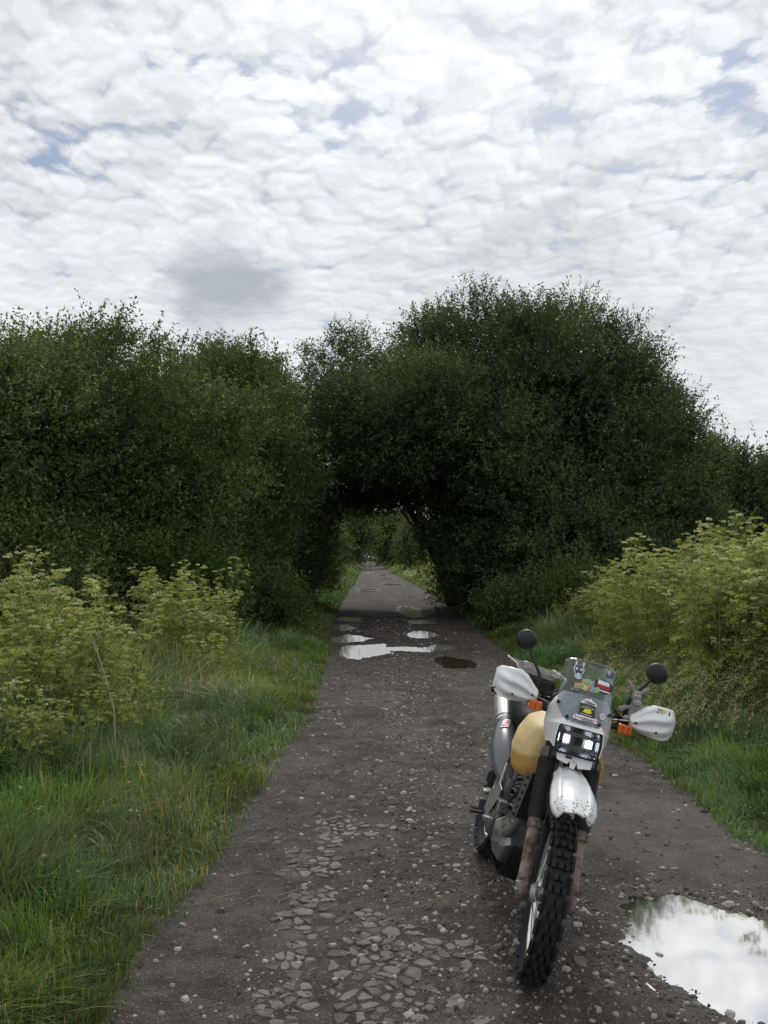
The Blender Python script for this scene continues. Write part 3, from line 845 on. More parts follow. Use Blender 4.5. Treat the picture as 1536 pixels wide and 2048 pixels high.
# ------------------------------------------------------------------ grass
def blades(n_xy, h, w, colr, bend, ang, zf=ground_z):
    x, y = n_xy; n = len(x)
    z = zf(x, y) - .01
    d = np.stack([np.cos(ang), np.sin(ang)], 1)
    fa = ang + PI / 2 + rng.normal(0, .6, n); s = np.stack([np.cos(fa), np.sin(fa)], 1)
    V = np.zeros((n, 7, 3), np.float32)
    for k, (t, wk) in enumerate(((0, .8), (.4, 1.), (.75, .7), (1., 0.))):
        o = bend * t * t; up = t * (1 - .42 * np.minimum(bend, 1.6) * t)
        cx = x + d[:, 0] * h * o; cy = y + d[:, 1] * h * o; cz = z + h * up
        if k < 3:
            for j, sg in ((0, -1), (1, 1)):
                V[:, 2 * k + j, 0] = cx + s[:, 0] * w * wk * sg; V[:, 2 * k + j, 1] = cy + s[:, 1] * w * wk * sg; V[:, 2 * k + j, 2] = cz
        else:
            V[:, 6, 0] = cx; V[:, 6, 1] = cy; V[:, 6, 2] = cz
    o = (np.arange(n) * 7)[:, None]
    q = np.concatenate([o + np.array([0, 1, 3, 2]), o + np.array([2, 3, 5, 4])]); t = o + np.array([4, 5, 6])
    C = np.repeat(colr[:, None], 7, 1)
    C = C * np.array([.62, .62, .8, .8, 1., 1., 1.08])[None, :, None]      # each blade is darker towards its foot
    return V.reshape(-1, 3), q, t, C.reshape(-1, 3)

PAL = np.array([(.105, .190, .052), (.145, .230, .066), (.098, .182, .078), (.190, .250, .080), (.36, .34, .19)])
def palette(n, p, x, y, seed):
    k = rng.choice(5, n, p=p); c = PAL[k]
    m = 1 + .9 * fbm(x * 1.4, y * 1.0, seed, 3) * 2
    warm = fbm(x * .7, y * .5, seed + 9, 3)[:, None] * np.array([.6, .1, 0.]) * 2
    return c * np.clip(m, .45, 1.7)[:, None] * (1 + warm) * rng.uniform(.75, 1.25, (n, 1))

def grass(name, label, side, n, y0, y1, wid, hf, p, wbase, seed, xmin=0., parent=None):
    y = y0 * (y1 / y0) ** rng.random(n); d = xmin + (wid(y) - xmin) * rng.random(n) ** .9
    x = edge_l(y) + .10 - d if side < 0 else edge_r(y) - .10 + d
    # ragged edge, tufts
    tuft = fbm(x * 4.5, y * 4.5, seed, 3)
    ok = (d > .10 * (1 + 2 * fbm(y * 3, x * 0, seed + 3, 2)) * rng.random(n)) & (tuft > -.20 + .1 * rng.random(n))
    ok &= (x > -.452 * y - .35) & (x < .485 * y + .35) & ((x - edge_l(y) < .14) if side < 0 else (edge_r(y) - x < .14))
    x, y, d, tuft = x[ok], y[ok], d[ok], tuft[ok]; n = len(x)
    h = hf(d, y) * np.clip(1 + 1.6 * tuft, .4, 1.8) * rng.uniform(.55, 1.25, n)
    w = np.maximum(wbase, .00048 * y) * rng.uniform(.6, 1.2, n)
    comb = 2 * PI * fbm(x * .9, y * .9, seed + 5, 2) * 2.2 + (PI if side > 0 else 0) + .3
    ang = comb + rng.normal(0, .9, n)
    bend = np.clip(rng.gamma(2.2, .30, n) * (.6 + h * 1.3), .05, 1.7)
    C = palette(n, p, x, y, seed + 7)
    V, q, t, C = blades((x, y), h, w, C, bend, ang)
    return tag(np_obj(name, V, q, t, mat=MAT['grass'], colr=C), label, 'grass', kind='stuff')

grass('verge_grass', 'lush long green grass on the verge left of the lane', -1, 150000, 2.7, 36, lambda y: np.minimum(3.2, .6 + .42 * y),
      lambda d, y: .09 + .20 * sstep(d, .05, 1.0), [.30, .26, .26, .11, .07], .0021, 41)
grass('verge_grass', 'short green grass on the verge right of the lane', 1, 120000, 3.6, 36, lambda y: np.minimum(2.6, .5 + .2 * y),
      lambda d, y: .09 + .15 * sstep(d, .05, .9) + .12 * sstep(d, 1.0, 2.0), [.36, .32, .14, .14, .04], .0021, 43)
grass('far_verge_grass', 'grass on the left verge beyond the leafy tunnel', -1, 12000, 36, 160, lambda y: 3.2 + 0 * y, lambda d, y: .25 + .3 * sstep(d, .2, 1.5), [.3, .3, .1, .25, .05], .012, 45)
grass('far_verge_grass', 'grass on the right verge beyond the leafy tunnel', 1, 12000, 36, 160, lambda y: 3.4 + 0 * y, lambda d, y: .25 + .4 * sstep(d, .3, 1.5), [.2, .3, .0, .35, .15], .012, 46)
# rank, half dry grass at the feet of the hemlock
grass('rank_grass', 'tangled brownish long grass at the foot of the right-hand hemlock', 1, 34000, 5.2, 22, lambda y: 3.6 + 0 * y, lambda d, y: .35 + .40 * sstep(d, .8, 2.2), [.22, .16, .10, .24, .28], .0024, 47, xmin=1.0)
grass('rank_grass', 'tangled brownish weeds between the two left-hand hemlock clumps', -1, 14000, 6.0, 16, lambda y: 3.4 + 0 * y, lambda d, y: .35 + .35 * sstep(d, .8, 2.0), [.22, .12, .22, .18, .26], .0024, 48, xmin=1.1)

# broad-leaved weeds and dead straw in the verge grass
def weeds(name, label, side, n, seed):
    r = np.random.default_rng(seed)
    y = 4.2 * (20 / 4.2) ** r.random(n); d = .15 + 1.6 * r.random(n) ** 1.3
    x = edge_l(y) - d if side < 0 else edge_r(y) + d
    k = 11; m_ = n * k
    s_ = np.repeat(r.uniform(.5, 1.15, n), k); a = r.uniform(0, 6.28, m_); rr = r.random(m_) ** .6 * .10 * s_
    X = np.repeat(x, k) + rr * np.cos(a); Y = np.repeat(y, k) + rr * np.sin(a)
    Z = ground_z(X, Y) + (.05 + .20 * np.repeat(sstep(d, .1, 1.0), k)) * r.uniform(.3, 1.05, m_)
    D = unit(np.stack([np.cos(a), np.sin(a), r.uniform(-.25, .9, m_)], 1)); L = r.uniform(.022, .050, m_) * s_
    V = leaf_quads(np.stack([X, Y, Z], 1), D, L, L * r.uniform(.20, .34, m_), r)
    c = np.array([.115, .205, .060]) * np.repeat(r.uniform(.6, 1.35, (n, 1)), k, 0) * r.uniform(.75, 1.2, (m_, 1))
    dead = np.repeat(r.random(n) < .12, k)[:, None]; c = np.where(dead, np.array([.26, .20, .11]) * r.uniform(.6, 1.2, (m_, 1)), c)
    tag(np_obj(name, V, np.arange(len(V)).reshape(-1, 4), mat=MAT['grass'], colr=np.repeat(c, 4, 0)), label, 'weeds', kind='stuff')
weeds('verge_weeds', 'broad-leaved weeds scattered through the left verge grass', -1, 240, 51)
weeds('verge_weeds', 'broad-leaved weeds scattered through the right verge grass', 1, 180, 52)

# feathery dry seed grass leaning on the right
def seed_grass(x, y, n, h, seed):
    r = np.random.default_rng(seed)
    xs = x + r.normal(0, .10, n); ys = y + r.normal(0, .10, n)
    ang = PI + r.normal(.25, .45, n); hh = h * r.uniform(.7, 1.15, n)
    C = np.array([.30, .27, .15]) * r.uniform(.7, 1.2, (n, 1))
    V, q, t, C = blades((xs, ys), hh, np.full(n, .0022), C, r.uniform(.5, 1.25, n), ang)
    z0 = float(ground_z(np.array(x), np.array(y)))
    # panicles at the tips
    tips = V.reshape(-1, 7, 3)[:, 6]; k = 22
    P = np.repeat(tips, k, 0) + np.stack([np.cos(np.repeat(ang, k)), np.sin(np.repeat(ang, k)), -.9 + 0 * np.repeat(ang, k)], 1) * (r.random((n * k, 1)) * .15 - .05) + r.normal(0, .010, (n * k, 3))
    Lq = r.uniform(.010, .022, n * k)
    V2 = leaf_quads(P, unit(r.normal(0, .5, (n * k, 3)) + np.array([-.6, 0, -.5])), Lq, Lq * .3, r)
    off = len(V)
    base = np.array([x, y, z0])
    o = np_obj('seed_grass_clump', np.concatenate([V, V2]) - base, np.concatenate([q, off + np.arange(len(V2)).reshape(-1, 4)]), t, mat=MAT['grass'],
               colr=np.concatenate([C, np.tile(np.array([.36, .32, .19]), (len(V2), 1))]))
    o.location = base
    return tag(o, 'clump of pale drooping seed grass on the right verge below the hemlock', 'grass', 'pale seed grass clumps')
for k, (x, y, h) in enumerate(((3.55, 7.6, .75), (3.95, 8.0, .85), (4.05, 8.6, .85), (3.2, 8.8, .65), (3.7, 9.4, .8), (3.3, 10.4, .7), (3.05, 7.9, .5), (4.2, 9.2, .9))): seed_grass(x, y, 34, h, 300 + k)

# ------------------------------------------------------------------ hemlock
def herb_variant(seed, H, nst=3, white=.2, tone=1.0, leafy=1.0):
    r = np.random.default_rng(seed); st = MB(); LP = []; LD = []; LL = []; LC = []; UP_, UC = [], []
    gA = np.array([.235, .285, .080]) * tone; gB = np.array([.375, .405, .130]) * tone
    def frond(p, d, L):
        d = d / np.linalg.norm(d); side = np.cross(d, [0, 0, 1]); side /= np.linalg.norm(side) + 1e-6
        ro = r.normal(0, .75); u0 = np.cross(side, d); side = side * math.cos(ro) + u0 * math.sin(ro)
        up = np.cross(side, d); cm = r.uniform(.75, 1.2); mixf = r.random()
        for i in range(7):
            t = (i + .8) / 7.6; c = p + d * L * t - np.array([0, 0, .55 * L * t * t])
            pl = L * .46 * (1 - t * .85)
            for sg in (-1, 1):
                pd = side * sg * .85 + d * .55 + up * .12; pd /= np.linalg.norm(pd)
                for j in range(4):
                    s = (j + .7) / 4
                    q = c + pd * pl * s + r.normal(0, .006, 3)
                    LP.append(q); LD.append(pd * .5 + d * .3 + r.normal(0, .5, 3)); LL.append(r.uniform(.020, .036) * (1.15 - .4 * s)); LC.append((gA * (1 - mixf) + gB * mixf) * cm * r.uniform(.8, 1.2))
    def umbel(p, rad):
        k = 13; w = r.random() < white
        for i in range(k):
            a = r.uniform(0, 6.28); q = rad * math.sqrt(r.random())
            c = p + np.array([q * math.cos(a), q * math.sin(a), .25 * rad * (1 - (q / rad) ** 2) + r.normal(0, .004)])
            UP_.append(c); UC.append((np.array([.58, .60, .42]) if w else np.array([.42, .44, .16])) * r.uniform(.8, 1.15) * tone)
    for s in range(nst):
        a = r.uniform(0, 6.28); h = H * (1 if s == 0 else r.uniform(.72, .98)); b = np.array([math.cos(a), math.sin(a), 0]) * r.uniform(.0, .16)
        lean = np.array([r.normal(0, .12), r.normal(0, .12), 1.])
        P = [b + lean * h * t + np.array([r.normal(0, .012), r.normal(0, .012), 0]) for t in np.linspace(0, 1, 5)]
        st.tube(P, [.012, .010, .008, .006, .003], 5)
        at = lambda t: P[min(3, int(t * 4))] + (P[min(3, int(t * 4)) + 1] - P[min(3, int(t * 4))]) * (t * 4 - min(3, int(t * 4)))
        for i in range(int(15 * leafy)):
            t = r.uniform(.06, .88); a = r.uniform(0, 6.28); L = (.46 - .30 * t) * r.uniform(.75, 1.2)
            frond(at(t), np.array([math.cos(a), math.sin(a), r.uniform(.15, .8)]), L)
        for i in range(9):
            t = .42 + .55 * (i + r.random()) / 9; a = r.uniform(0, 6.28); L = h * r.uniform(.14, .26) * (1.25 - t * .5)
            d = np.array([math.cos(a) * .75, math.sin(a) * .75, .85]); d /= np.linalg.norm(d)
            p0 = at(t); p1 = p0 + d * L * .6; p2 = p1 + (d + np.array([0, 0, .4])) * L * .4
            st.tube([p0, p1, p2], [.004, .003, .002], 4)
            frond(p1, d + r.normal(0, .4, 3), .18)
            for u in range(4):
                e = p2 + np.array([r.normal(0, .05), r.normal(0, .05), r.uniform(-.02, .07)])
                st.tube([p1 + (p2 - p1) * .7, e], [.0022, .0015], 3)
                umbel(e, r.uniform(.022, .040))
        umbel(P[-1], .05)
    LP = np.array(LP); LD = unit(np.array(LD)); LL = np.array(LL); n = len(LP)
    V = leaf_quads(LP, LD, LL, LL * .34, r)
    UPn = np.array(UP_); k = len(UPn)
    V2 = np.concatenate([leaf_quads(UPn + r.normal(0, .004, (k, 3)), unit(r.normal(0, 1, (k, 3)) * np.array([1, 1, .35])), np.full(k, .017), np.full(k, .0075), r) for _ in range(2)])
    U = np_mesh('umbels', V2, np.arange(len(V2)).reshape(-1, 4), mat=MAT['herb'], colr=np.repeat(np.tile(np.array(UC), (2, 1)), 4, 0))
    Lm = np_mesh('leaves', V, np.arange(len(V)).reshape(-1, 4), mat=MAT['herb'], colr=np.repeat(np.array(LC), 4, 0))
    return st.mesh('stem', MAT['stem']), Lm, U

HV = [herb_variant(400 + i, 1.6, 3, w, t, lf) for i, (w, t, lf) in enumerate(((.15, 1.0, 1.), (.3, 1.05, 1.), (.05, .95, 1.2), (.5, 1.1, .9), (.1, .82, 1.1)))]
def hemlock(x, y, H, label, group, k=None):
    k = random.randrange(5) if k is None else k
    v = HV[k]
    size = 'tall' if H > 1.35 else 'low' if H < 1.0 else 'waist-high'
    label = size + (' white-headed hemlock' if k == 3 else ' dull olive hemlock' if k == 4 else ' feathery yellow-green hemlock' if k == 2 else ' yellow-green hemlock') + ', ' + label
    z = float(ground_z(np.array(x), np.array(y))) - .02
    e = tag(empty('hemlock_plant', (x, y, z), random.uniform(0, 6.28)), label, 'plant', group)
    s = H / 1.6; e.scale = (s * random.uniform(.95, 1.3), s * random.uniform(.95, 1.3), s)
    for nme, m in zip(('stem', 'leaves', 'umbels'), v): link(bpy.data.objects.new(nme, m), e)
    return e
r_ = random.Random(9)
def belt(pts, label, group):
    D = [abs(p[0] - .8) for p in pts]; Y = [p[1] for p in pts]
    for (x, y, H), d in zip(pts, D):
        q = (d - min(D)) / (max(D) - min(D)); t = (y - min(Y)) / (max(Y) - min(Y))
        side = 'lane side of' if q < .33 else 'middle of' if q < .7 else 'back of'
        if 'past' in label: side = 'among'
        end = ', tunnel end' if t > .66 else ', end away from tunnel' if t < .33 else ''
        hemlock(x + r_.uniform(-.12, .12), y + r_.uniform(-.15, .15), H * r_.uniform(.88, 1.08), side + ' ' + label + end, group)
belt([(-3.35, 7.2, 1.43), (-2.9, 7.4, 1.36), (-2.55, 7.7, 1.28), (-2.3, 8.0, 1.10), (-3.1, 8.2, 1.41), (-3.6, 8.0, 1.50), (-2.7, 6.8, 1.10), (-3.05, 6.6, 1.14), (-2.35, 7.1, 0.88), (-2.6, 8.6, 1.23), (-3.9, 8.8, 1.54),
      (-2.85, 6.2, 0.84), (-2.5, 6.3, 0.70), (-2.2, 6.6, 0.66), (-2.15, 7.3, 0.70), (-3.4, 9.2, 1.41), (-2.95, 9.0, 1.28), (-2.0, 7.6, 0.62), (-3.25, 7.7, 1.45), (-3.75, 7.6, 1.50), (-2.75, 7.9, 1.19)],
     'the dense left-verge clump', 'hemlock clump on the left verge')
belt([(-2.95, 11.4, 1.35), (-2.6, 11.6, 1.45), (-2.3, 11.2, 1.25), (-2.1, 11.5, 1.15), (-2.75, 12.1, 1.5), (-2.4, 12.2, 1.4), (-3.2, 12.0, 1.3), (-2.05, 10.8, .85), (-2.2, 12.6, 1.2)],
     'the small left-verge clump', 'smaller hemlock clump on the left verge')
rb = []
for i in range(58):
    y = 8.2 * (19. / 8.2) ** r_.random(); x = 3.75 + (y - 8) * .03 + 3.2 * r_.random() ** 1.2
    if x > .47 * y + .5: x = .47 * y - r_.random() * 1.2
    if x < 3.5: x = 3.5 + r_.random() * .6
    H = float(np.interp(y, [8, 13, 15, 18], [1.88, 1.70, 1.15, .90])) * (.72 + .28 * min(1, (x - 3.4) / .9))
    rb.append((x, y, H))
belt(rb, 'the wide right-verge stand', 'hemlock stand on the right verge')
belt([(3.9, 48, 1.4), (4.3, 50, 1.5), (3.8, 53, 1.3), (4.5, 56, 1.5), (4.0, 60, 1.4), (-2.9, 62, 1.3), (-3.3, 66, 1.5), (-3.0, 72, 1.5), (4.0, 66, 1.5), (-3.6, 57, 1.4)],
     'the distant hemlocks past the tunnel', 'distant hemlock past the tunnel')

# dead stalk in front of the left hemlock
def dead_stalk(px0, px1, y, label):
    a = _f + _r * (px0[0] - 768) / F_PX - _u * (px0[1] - 1024) / F_PX; b = _f + _r * (px1[0] - 768) / F_PX - _u * (px1[1] - 1024) / F_PX
    p0 = Vector(a * (y / a[1])) + Vector((0, 0, CAM_H)); p1 = Vector(b * (y / b[1])) + Vector((0, 0, CAM_H))
    z = float(ground_z(np.array(p0.x), np.array(p0.y)))
    foot = Vector((p0.x + .03, p0.y, z - .03)) if p0.z > z else p0
    mb = MB(); d = p1 - p0
    mb.tube([Vector((0, 0, 0)), (p0 - foot) , (p0 - foot) + d * .5 + Vector((.01, 0, 0)), (p0 - foot) + d], [.007, .0065, .005, .003], 6)
    for t, s in ((.55, 1), (.72, -1), (.85, 1), (.4, -1)):
        q = (p0 - foot) + d * t; mb.tube([q, q + Vector((.05 * s, .03, .08)), q + Vector((.10 * s, .05, .16))], [.003, .002, .001], 4)
    o = mb.build('dead_stalk', MAT['dry_stem']); o.location = foot
    tag(o, label, 'stalk')
dead_stalk((228, 1420), (180, 1262), 6.6, 'pale bare dead stalk leaning in front of the left hemlock clump')

# ================================================================== motorcycle
# local frame: x forwards, y to its left, z up; origin where the rear tyre touches the ground
MAT['white'] = None
def white_plastic():
    m, G = mat('white_plastic'); co = obj_co(G)
    sp = G.n('ShaderNodeSeparateXYZ', {0: co})
    n = G.noise(co, 12., 5, .6)
    c = G.mix(n, (.70, .71, .715), (.80, .81, .81))
    # scuffs
    sc_ = G.ss(G.noise(G.vm('MULTIPLY', co, (30., 90., 14.)), 1.5, 4, .7), .62, .75)
    c = G.mix(G.m('MULTIPLY', sc_, .22), c, (.42, .42, .41))
    p = G.n('ShaderNodeBsdfPrincipled', {'Base Color': c, 'Roughness': G.m('ADD', .30, G.m('MULTIPLY', n, .2)), 'Coat Weight': .15})
    out(G, p); return m
MAT['white'] = white_plastic()
def fender_mat():
    m, G = mat('mud_spattered_white_plastic'); co = obj_co(G)
    x = G.n('ShaderNodeSeparateXYZ', {0: co}).outputs[0]
    n = G.noise(co, 12., 5, .6)
    c = G.mix(n, (.71, .72, .725), (.80, .81, .81))
    tip = G.ss(x, 1.58, 1.80)
    v = G.vor(co, 95., 'F1'); vn = G.noise(co, 26., 4, .65)
    spot = G.m('MULTIPLY', G.m('LESS_THAN', v, G.m('MULTIPLY', G.noise(co, 60., 2, .5), .62)), G.ss(G.m('ADD', vn, G.m('MULTIPLY', tip, .42)), .60, .72))
    cake = G.ss(G.m('ADD', G.noise(co, 21., 6, .65), G.m('MULTIPLY', G.ss(x, 1.69, 1.78), .45)), .74, .86)
    c = G.mix(spot, c, (.055, .045, .036)); c = G.mix(G.m('MULTIPLY', cake, .85), c, (.20, .145, .095))
    out(G, G.n('ShaderNodeBsdfPrincipled', {'Base Color': c, 'Roughness': G.m('ADD', .32, G.m('MULTIPLY', cake, .5)), 'Coat Weight': .1})); return m
MAT['fender'] = fender_mat()
MAT['rubber'] = simple('tyre_rubber', (.018, .018, .019), .78, 0, .35, 25., .3, dirt=.25, dirt_c=(.05, .043, .037), bmp=.3)
MAT['black'] = simple('black_plastic', (.016, .016, .018), .5, 0, .3, 40., .4, dirt=.15, dirt_c=(.06, .052, .045))
MAT['black_metal'] = simple('black_painted_steel', (.02, .02, .022), .42, .2, .3, 30., .5, dirt=.2, dirt_c=(.09, .075, .06))
MAT['gaiter'] = simple('fork_gaiter_rubber', (.034, .033, .033), .55, 0, .3, 25., .35, dirt=.3, dirt_c=(.075, .063, .052))
MAT['rim'] = simple('polished_rim', (.80, .79, .76), .24, 1., .08, 30., .5, dirt=.12, dirt_c=(.2, .18, .15))
MAT['steel'] = simple('bare_steel', (.45, .44, .42), .38, 1., .2, 40., .5, dirt=.3, dirt_c=(.14, .11, .085))
MAT['alu'] = simple('dull_aluminium', (.38, .37, .35), .52, .8, .2, 35., .5, dirt=.6, dirt_c=(.16, .13, .10), bmp=.3)
MAT['muffler'] = simple('aluminium_muffler', (.72, .68, .62), .36, .75, .08, 25., .5, dirt=.15, dirt_c=(.3, .24, .18))
MAT['crusty'] = simple('mud_crusted_fork_leg', (.30, .24, .19), .85, .0, .3, 60., .2, dirt=.75, dirt_c=(.07, .05, .038), bmp=.9)
MAT['engine'] = simple('engine_casting', (.11, .11, .107), .62, .35, .3, 30., .4, dirt=.5, dirt_c=(.13, .105, .08), bmp=.5)
MAT['grey'] = simple('grey_side_panel', (.12, .125, .137), .26, 0, .15, 9., .5, coat=.3)
MAT['seat'] = simple('seat_vinyl', (.009, .009, .011), .60, 0, .3, 60., .12, bmp=.35)
MAT['clamp'] = simple('cast_fork_clamp', (.14, .125, .11), .6, .4, .25, 30., .4, dirt=.4, dirt_c=(.10, .08, .06))
MAT['chrome'] = simple('reflector_chrome', (.55, .57, .60), .22, 1., .15, 40.)
MAT['mesh'] = simple('wire_mesh', (.014, .014, .015), .5, .3, .2, 50.)
def amber():
    m, G = mat('amber_lens'); co = obj_co(G)
    w = G.n('ShaderNodeTexWave', {'Vector': co, 'Scale': 90., 'Distortion': .6})
    c = G.mix(w.outputs[1], (.50, .085, .012), (.78, .17, .03))
    out(G, G.n('ShaderNodeBsdfPrincipled', {'Base Color': c, 'Roughness': .22, 'Subsurface Weight': .2, 'Subsurface Radius': (.02, .006, .002), 'Coat Weight': .4})); return m
MAT['amber'] = amber()
def tank_mat():
    m, G = mat('translucent_fuel_tank'); co = obj_co(G)
    z = G.n('ShaderNodeSeparateXYZ', {0: world_co(G)}).outputs[2]
    n = G.noise(co, 30., 5, .6); n2 = G.noise(co, 7., 4, .6)
    lv = G.ss(G.m('ADD', z, G.m('MULTIPLY', G.m('SUBTRACT', n2, .5), .03)), .800, .835)     # fuel standing in the natural plastic
    c = G.mix(lv, (.47, .27, .060), (.66, .50, .23))
    c = G.mix(G.m('MULTIPLY', n, .22), c, (.52, .42, .28))
    out(G, G.n('ShaderNodeBsdfPrincipled', {'Base Color': c, 'Roughness': .48, 'Subsurface Weight': .35, 'Subsurface Radius': (.05, .03, .012), 'Subsurface Scale': .4, 'Specular IOR Level': .3})); return m
MAT['tank'] = tank_mat()
def screen_mat():
    m, G = mat('scratched_windscreen'); co = obj_co(G)
    n = G.noise(co, 9., 6, .7)
    tr = G.n('ShaderNodeBsdfTransparent', {'Color': (.80, .84, .85)})
    gl = G.n('ShaderNodeBsdfGlossy', {'Color': (.9, .93, .96), 'Roughness': .08})
    du = G.n('ShaderNodeBsdfDiffuse', {'Color': (.26, .28, .28)})
    fr = G.n('ShaderNodeFresnel', {'IOR': 1.45})
    a = G.n('ShaderNodeMixShader', {0: G.m('MULTIPLY', fr.outputs[0], .55), 1: tr.outputs[0], 2: gl.outputs[0]})
    b = G.n('ShaderNodeMixShader', {0: G.m('ADD', .10, G.m('MULTIPLY', G.ss(n, .40, .75), .20)), 1: a.outputs[0], 2: du.outputs[0]})
    out(G, b); return m
MAT['screen'] = screen_mat()
def plain(name, c, rough=.45):
    return simple('sticker_' + name, c, rough, 0, .08, 60., .4)
def glow(name, c, s):
    m, G = mat(name); out(G, G.n('ShaderNodeEmission', {'Color': c, 'Strength': s})); return m
MAT['bulb'] = glow('headlight_glow', (.88, .92, 1.), 4.0)

FRONT = np.array(ground_pt(1046, 1952)); REAR = np.array(ground_pt(970, 1708))
WB = float(np.hypot(*(FRONT - REAR)))
LEAN, STEER, RAKE = R(18.4), R(-9), R(28)
hd = math.atan2(FRONT[1] - REAR[1], FRONT[0] - REAR[0])
bike = empty('motorcycle')
M_BIKE = Matrix.Translation((REAR[0], REAR[1], -.004)) @ Matrix.Rotation(hd, 4, 'Z') @ Matrix.Rotation(-LEAN, 4, 'X')
bike.matrix_world = M_BIKE
tag(bike, 'white and yellow dual-sport motorcycle leaning on its side stand on the lane', 'motorcycle')
AX = WB                                                    # front axle
S_AX = Vector((-math.sin(RAKE), 0, math.cos(RAKE))); S_P = Vector((AX + .115, 0, 0))
S_M = Matrix.Translation(S_P) @ Matrix.Rotation(STEER, 4, S_AX) @ Matrix.Translation(-S_P)
def steer(v): return S_M @ Vector(v)
S_MW = Matrix.Translation(S_P) @ Matrix.Rotation(R(-9.5), 4, S_AX) @ Matrix.Translation(-S_P)       # wheel and legs turned a little further
def part(mb, name, m, parent=None, st=False, **k):
    if st == 'wheel': mb.xf(lambda v: S_MW @ Vector(v))
    elif st: mb.xf(steer)
    return mb.build(name, MAT[m] if isinstance(m, str) else m, parent or bike, **k)

# ---------------------------------------------------------------- wheels
def wheel(name, c, Ro, hw, Rr, rw, kn, st):
    rim = MB().ring([(Rr + .010, -rw), (Rr + .010, -rw * .82), (Rr, -rw * .75), (Rr - .004, -rw * .3), (Rr - .010, 0), (Rr - .004, rw * .3), (Rr, rw * .75), (Rr + .010, rw * .82), (Rr + .010, rw), (Rr - .008, rw), (Rr - .016, rw * .5), (Rr - .020, 0), (Rr - .016, -rw * .5), (Rr - .008, -rw)], c=c, seg=64)
    w = part(rim, name, 'rim', st=st, smooth=True)
    Rc = Ro - .013
    prof = []
    for a in np.linspace(-1, 1, 15):
        t = a * R(118); prof.append((Rc - hw * .98 + hw * .98 * math.cos(t) if abs(a) < .75 else None, a))
    H_ = Rc - Rr - .004
    prof = [(Rr + .004, -rw * .8), (Rr + H_ * .30, -hw * .86), (Rr + H_ * .52, -hw), (Rr + H_ * .74, -hw * .93), (Rr + H_ * .90, -hw * .70), (Rr + H_ * .98, -hw * .36), (Rc, 0),
            (Rr + H_ * .98, hw * .36), (Rr + H_ * .90, hw * .70), (Rr + H_ * .74, hw * .93), (Rr + H_ * .52, hw), (Rr + H_ * .30, hw * .86), (Rr + .004, rw * .8)]
    ty = MB().ring(prof, c=c, seg=72)
    def knob(t, l, sz):
        lr = l / hw; rr = Rc - H_ * .10 * (lr / .7) ** 2 - (H_ * .16 * max(0, abs(lr) - .7) / .23)
        tilt = lr * R(46)
        rad = Vector((math.cos(t), 0, math.sin(t))); tan = Vector((-math.sin(t), 0, math.cos(t))); lat = Vector((0, 1, 0))
        nz = rad * math.cos(tilt) + lat * math.sin(tilt); ny = lat * math.cos(tilt) - rad * math.sin(tilt)
        m_ = Matrix((tan, ny, nz)).transposed()
        ty.box(Vector(c) + rad * rr + lat * l + nz * .003, sz, m_)
    n = kn
    for i in range(n):
        t = 2 * PI * i / n
        q = 2 * PI / n
        if i % 2 == 0:
            for sg in (-1, 1): knob(t, sg * hw * .23, (Ro * q * .52, hw * .40, .024))
        else:
            for sg in (-1, 1): knob(t, sg * hw * .50, (Ro * q * .55, hw * .36, .024))
            knob(t, 0, (Ro * q * .50, hw * .42, .024))
        for sg in (-1, 1):
            knob(t + q * .25 * (i % 2), sg * hw * .90, (Ro * q * .62, hw * .30, .024))
    part(ty, 'tyre', 'rubber', w, st=st)
    hub = MB().ring([(.0185, -.075), (.0185, .075), (.030, .070), (.045, .050), (.030, .035), (.030, -.035), (.045, -.050), (.030, -.070)], c=c, seg=24)
    hub.tube([(c[0], -.12, c[2]), (c[0], .12, c[2])], .011, 12)
    part(hub, 'hub', 'alu', w, st=st, smooth=False)
    sp = MB()
    for i in range(36):
        t = 2 * PI * i / 36; sg = 1 if i % 2 else -1; dt = .38 * (1 if (i // 2) % 2 else -1)
        sp.tube([(c[0] + .042 * math.cos(t + dt), sg * .048, c[2] + .042 * math.sin(t + dt)), (c[0] + (Rr - .014) * math.cos(t), sg * .008, c[2] + (Rr - .014) * math.sin(t))], .0019, 5)
    part(sp, 'spokes', 'steel', w, st=st)
    dsk = MB().ring([(.145, .061), (.145, .065), (.095, .065), (.095, .061)], c=c, seg=48)
    for i in range(6):
        t = 2 * PI * i / 6; dsk.box((c[0] + .07 * math.cos(t), .063, c[2] + .07 * math.sin(t)), (.06, .004, .02), Matrix.Rotation(-t, 3, 'Y'))
    part(dsk, 'brake_disc', 'steel', w, st=st)
    return w
wheel('front_wheel', (AX, 0, .345), .345, .046, .274, .026, 46, 'wheel')
wheel('rear_wheel', (0, 0, .322), .325, .066, .224, .036, 38, False)

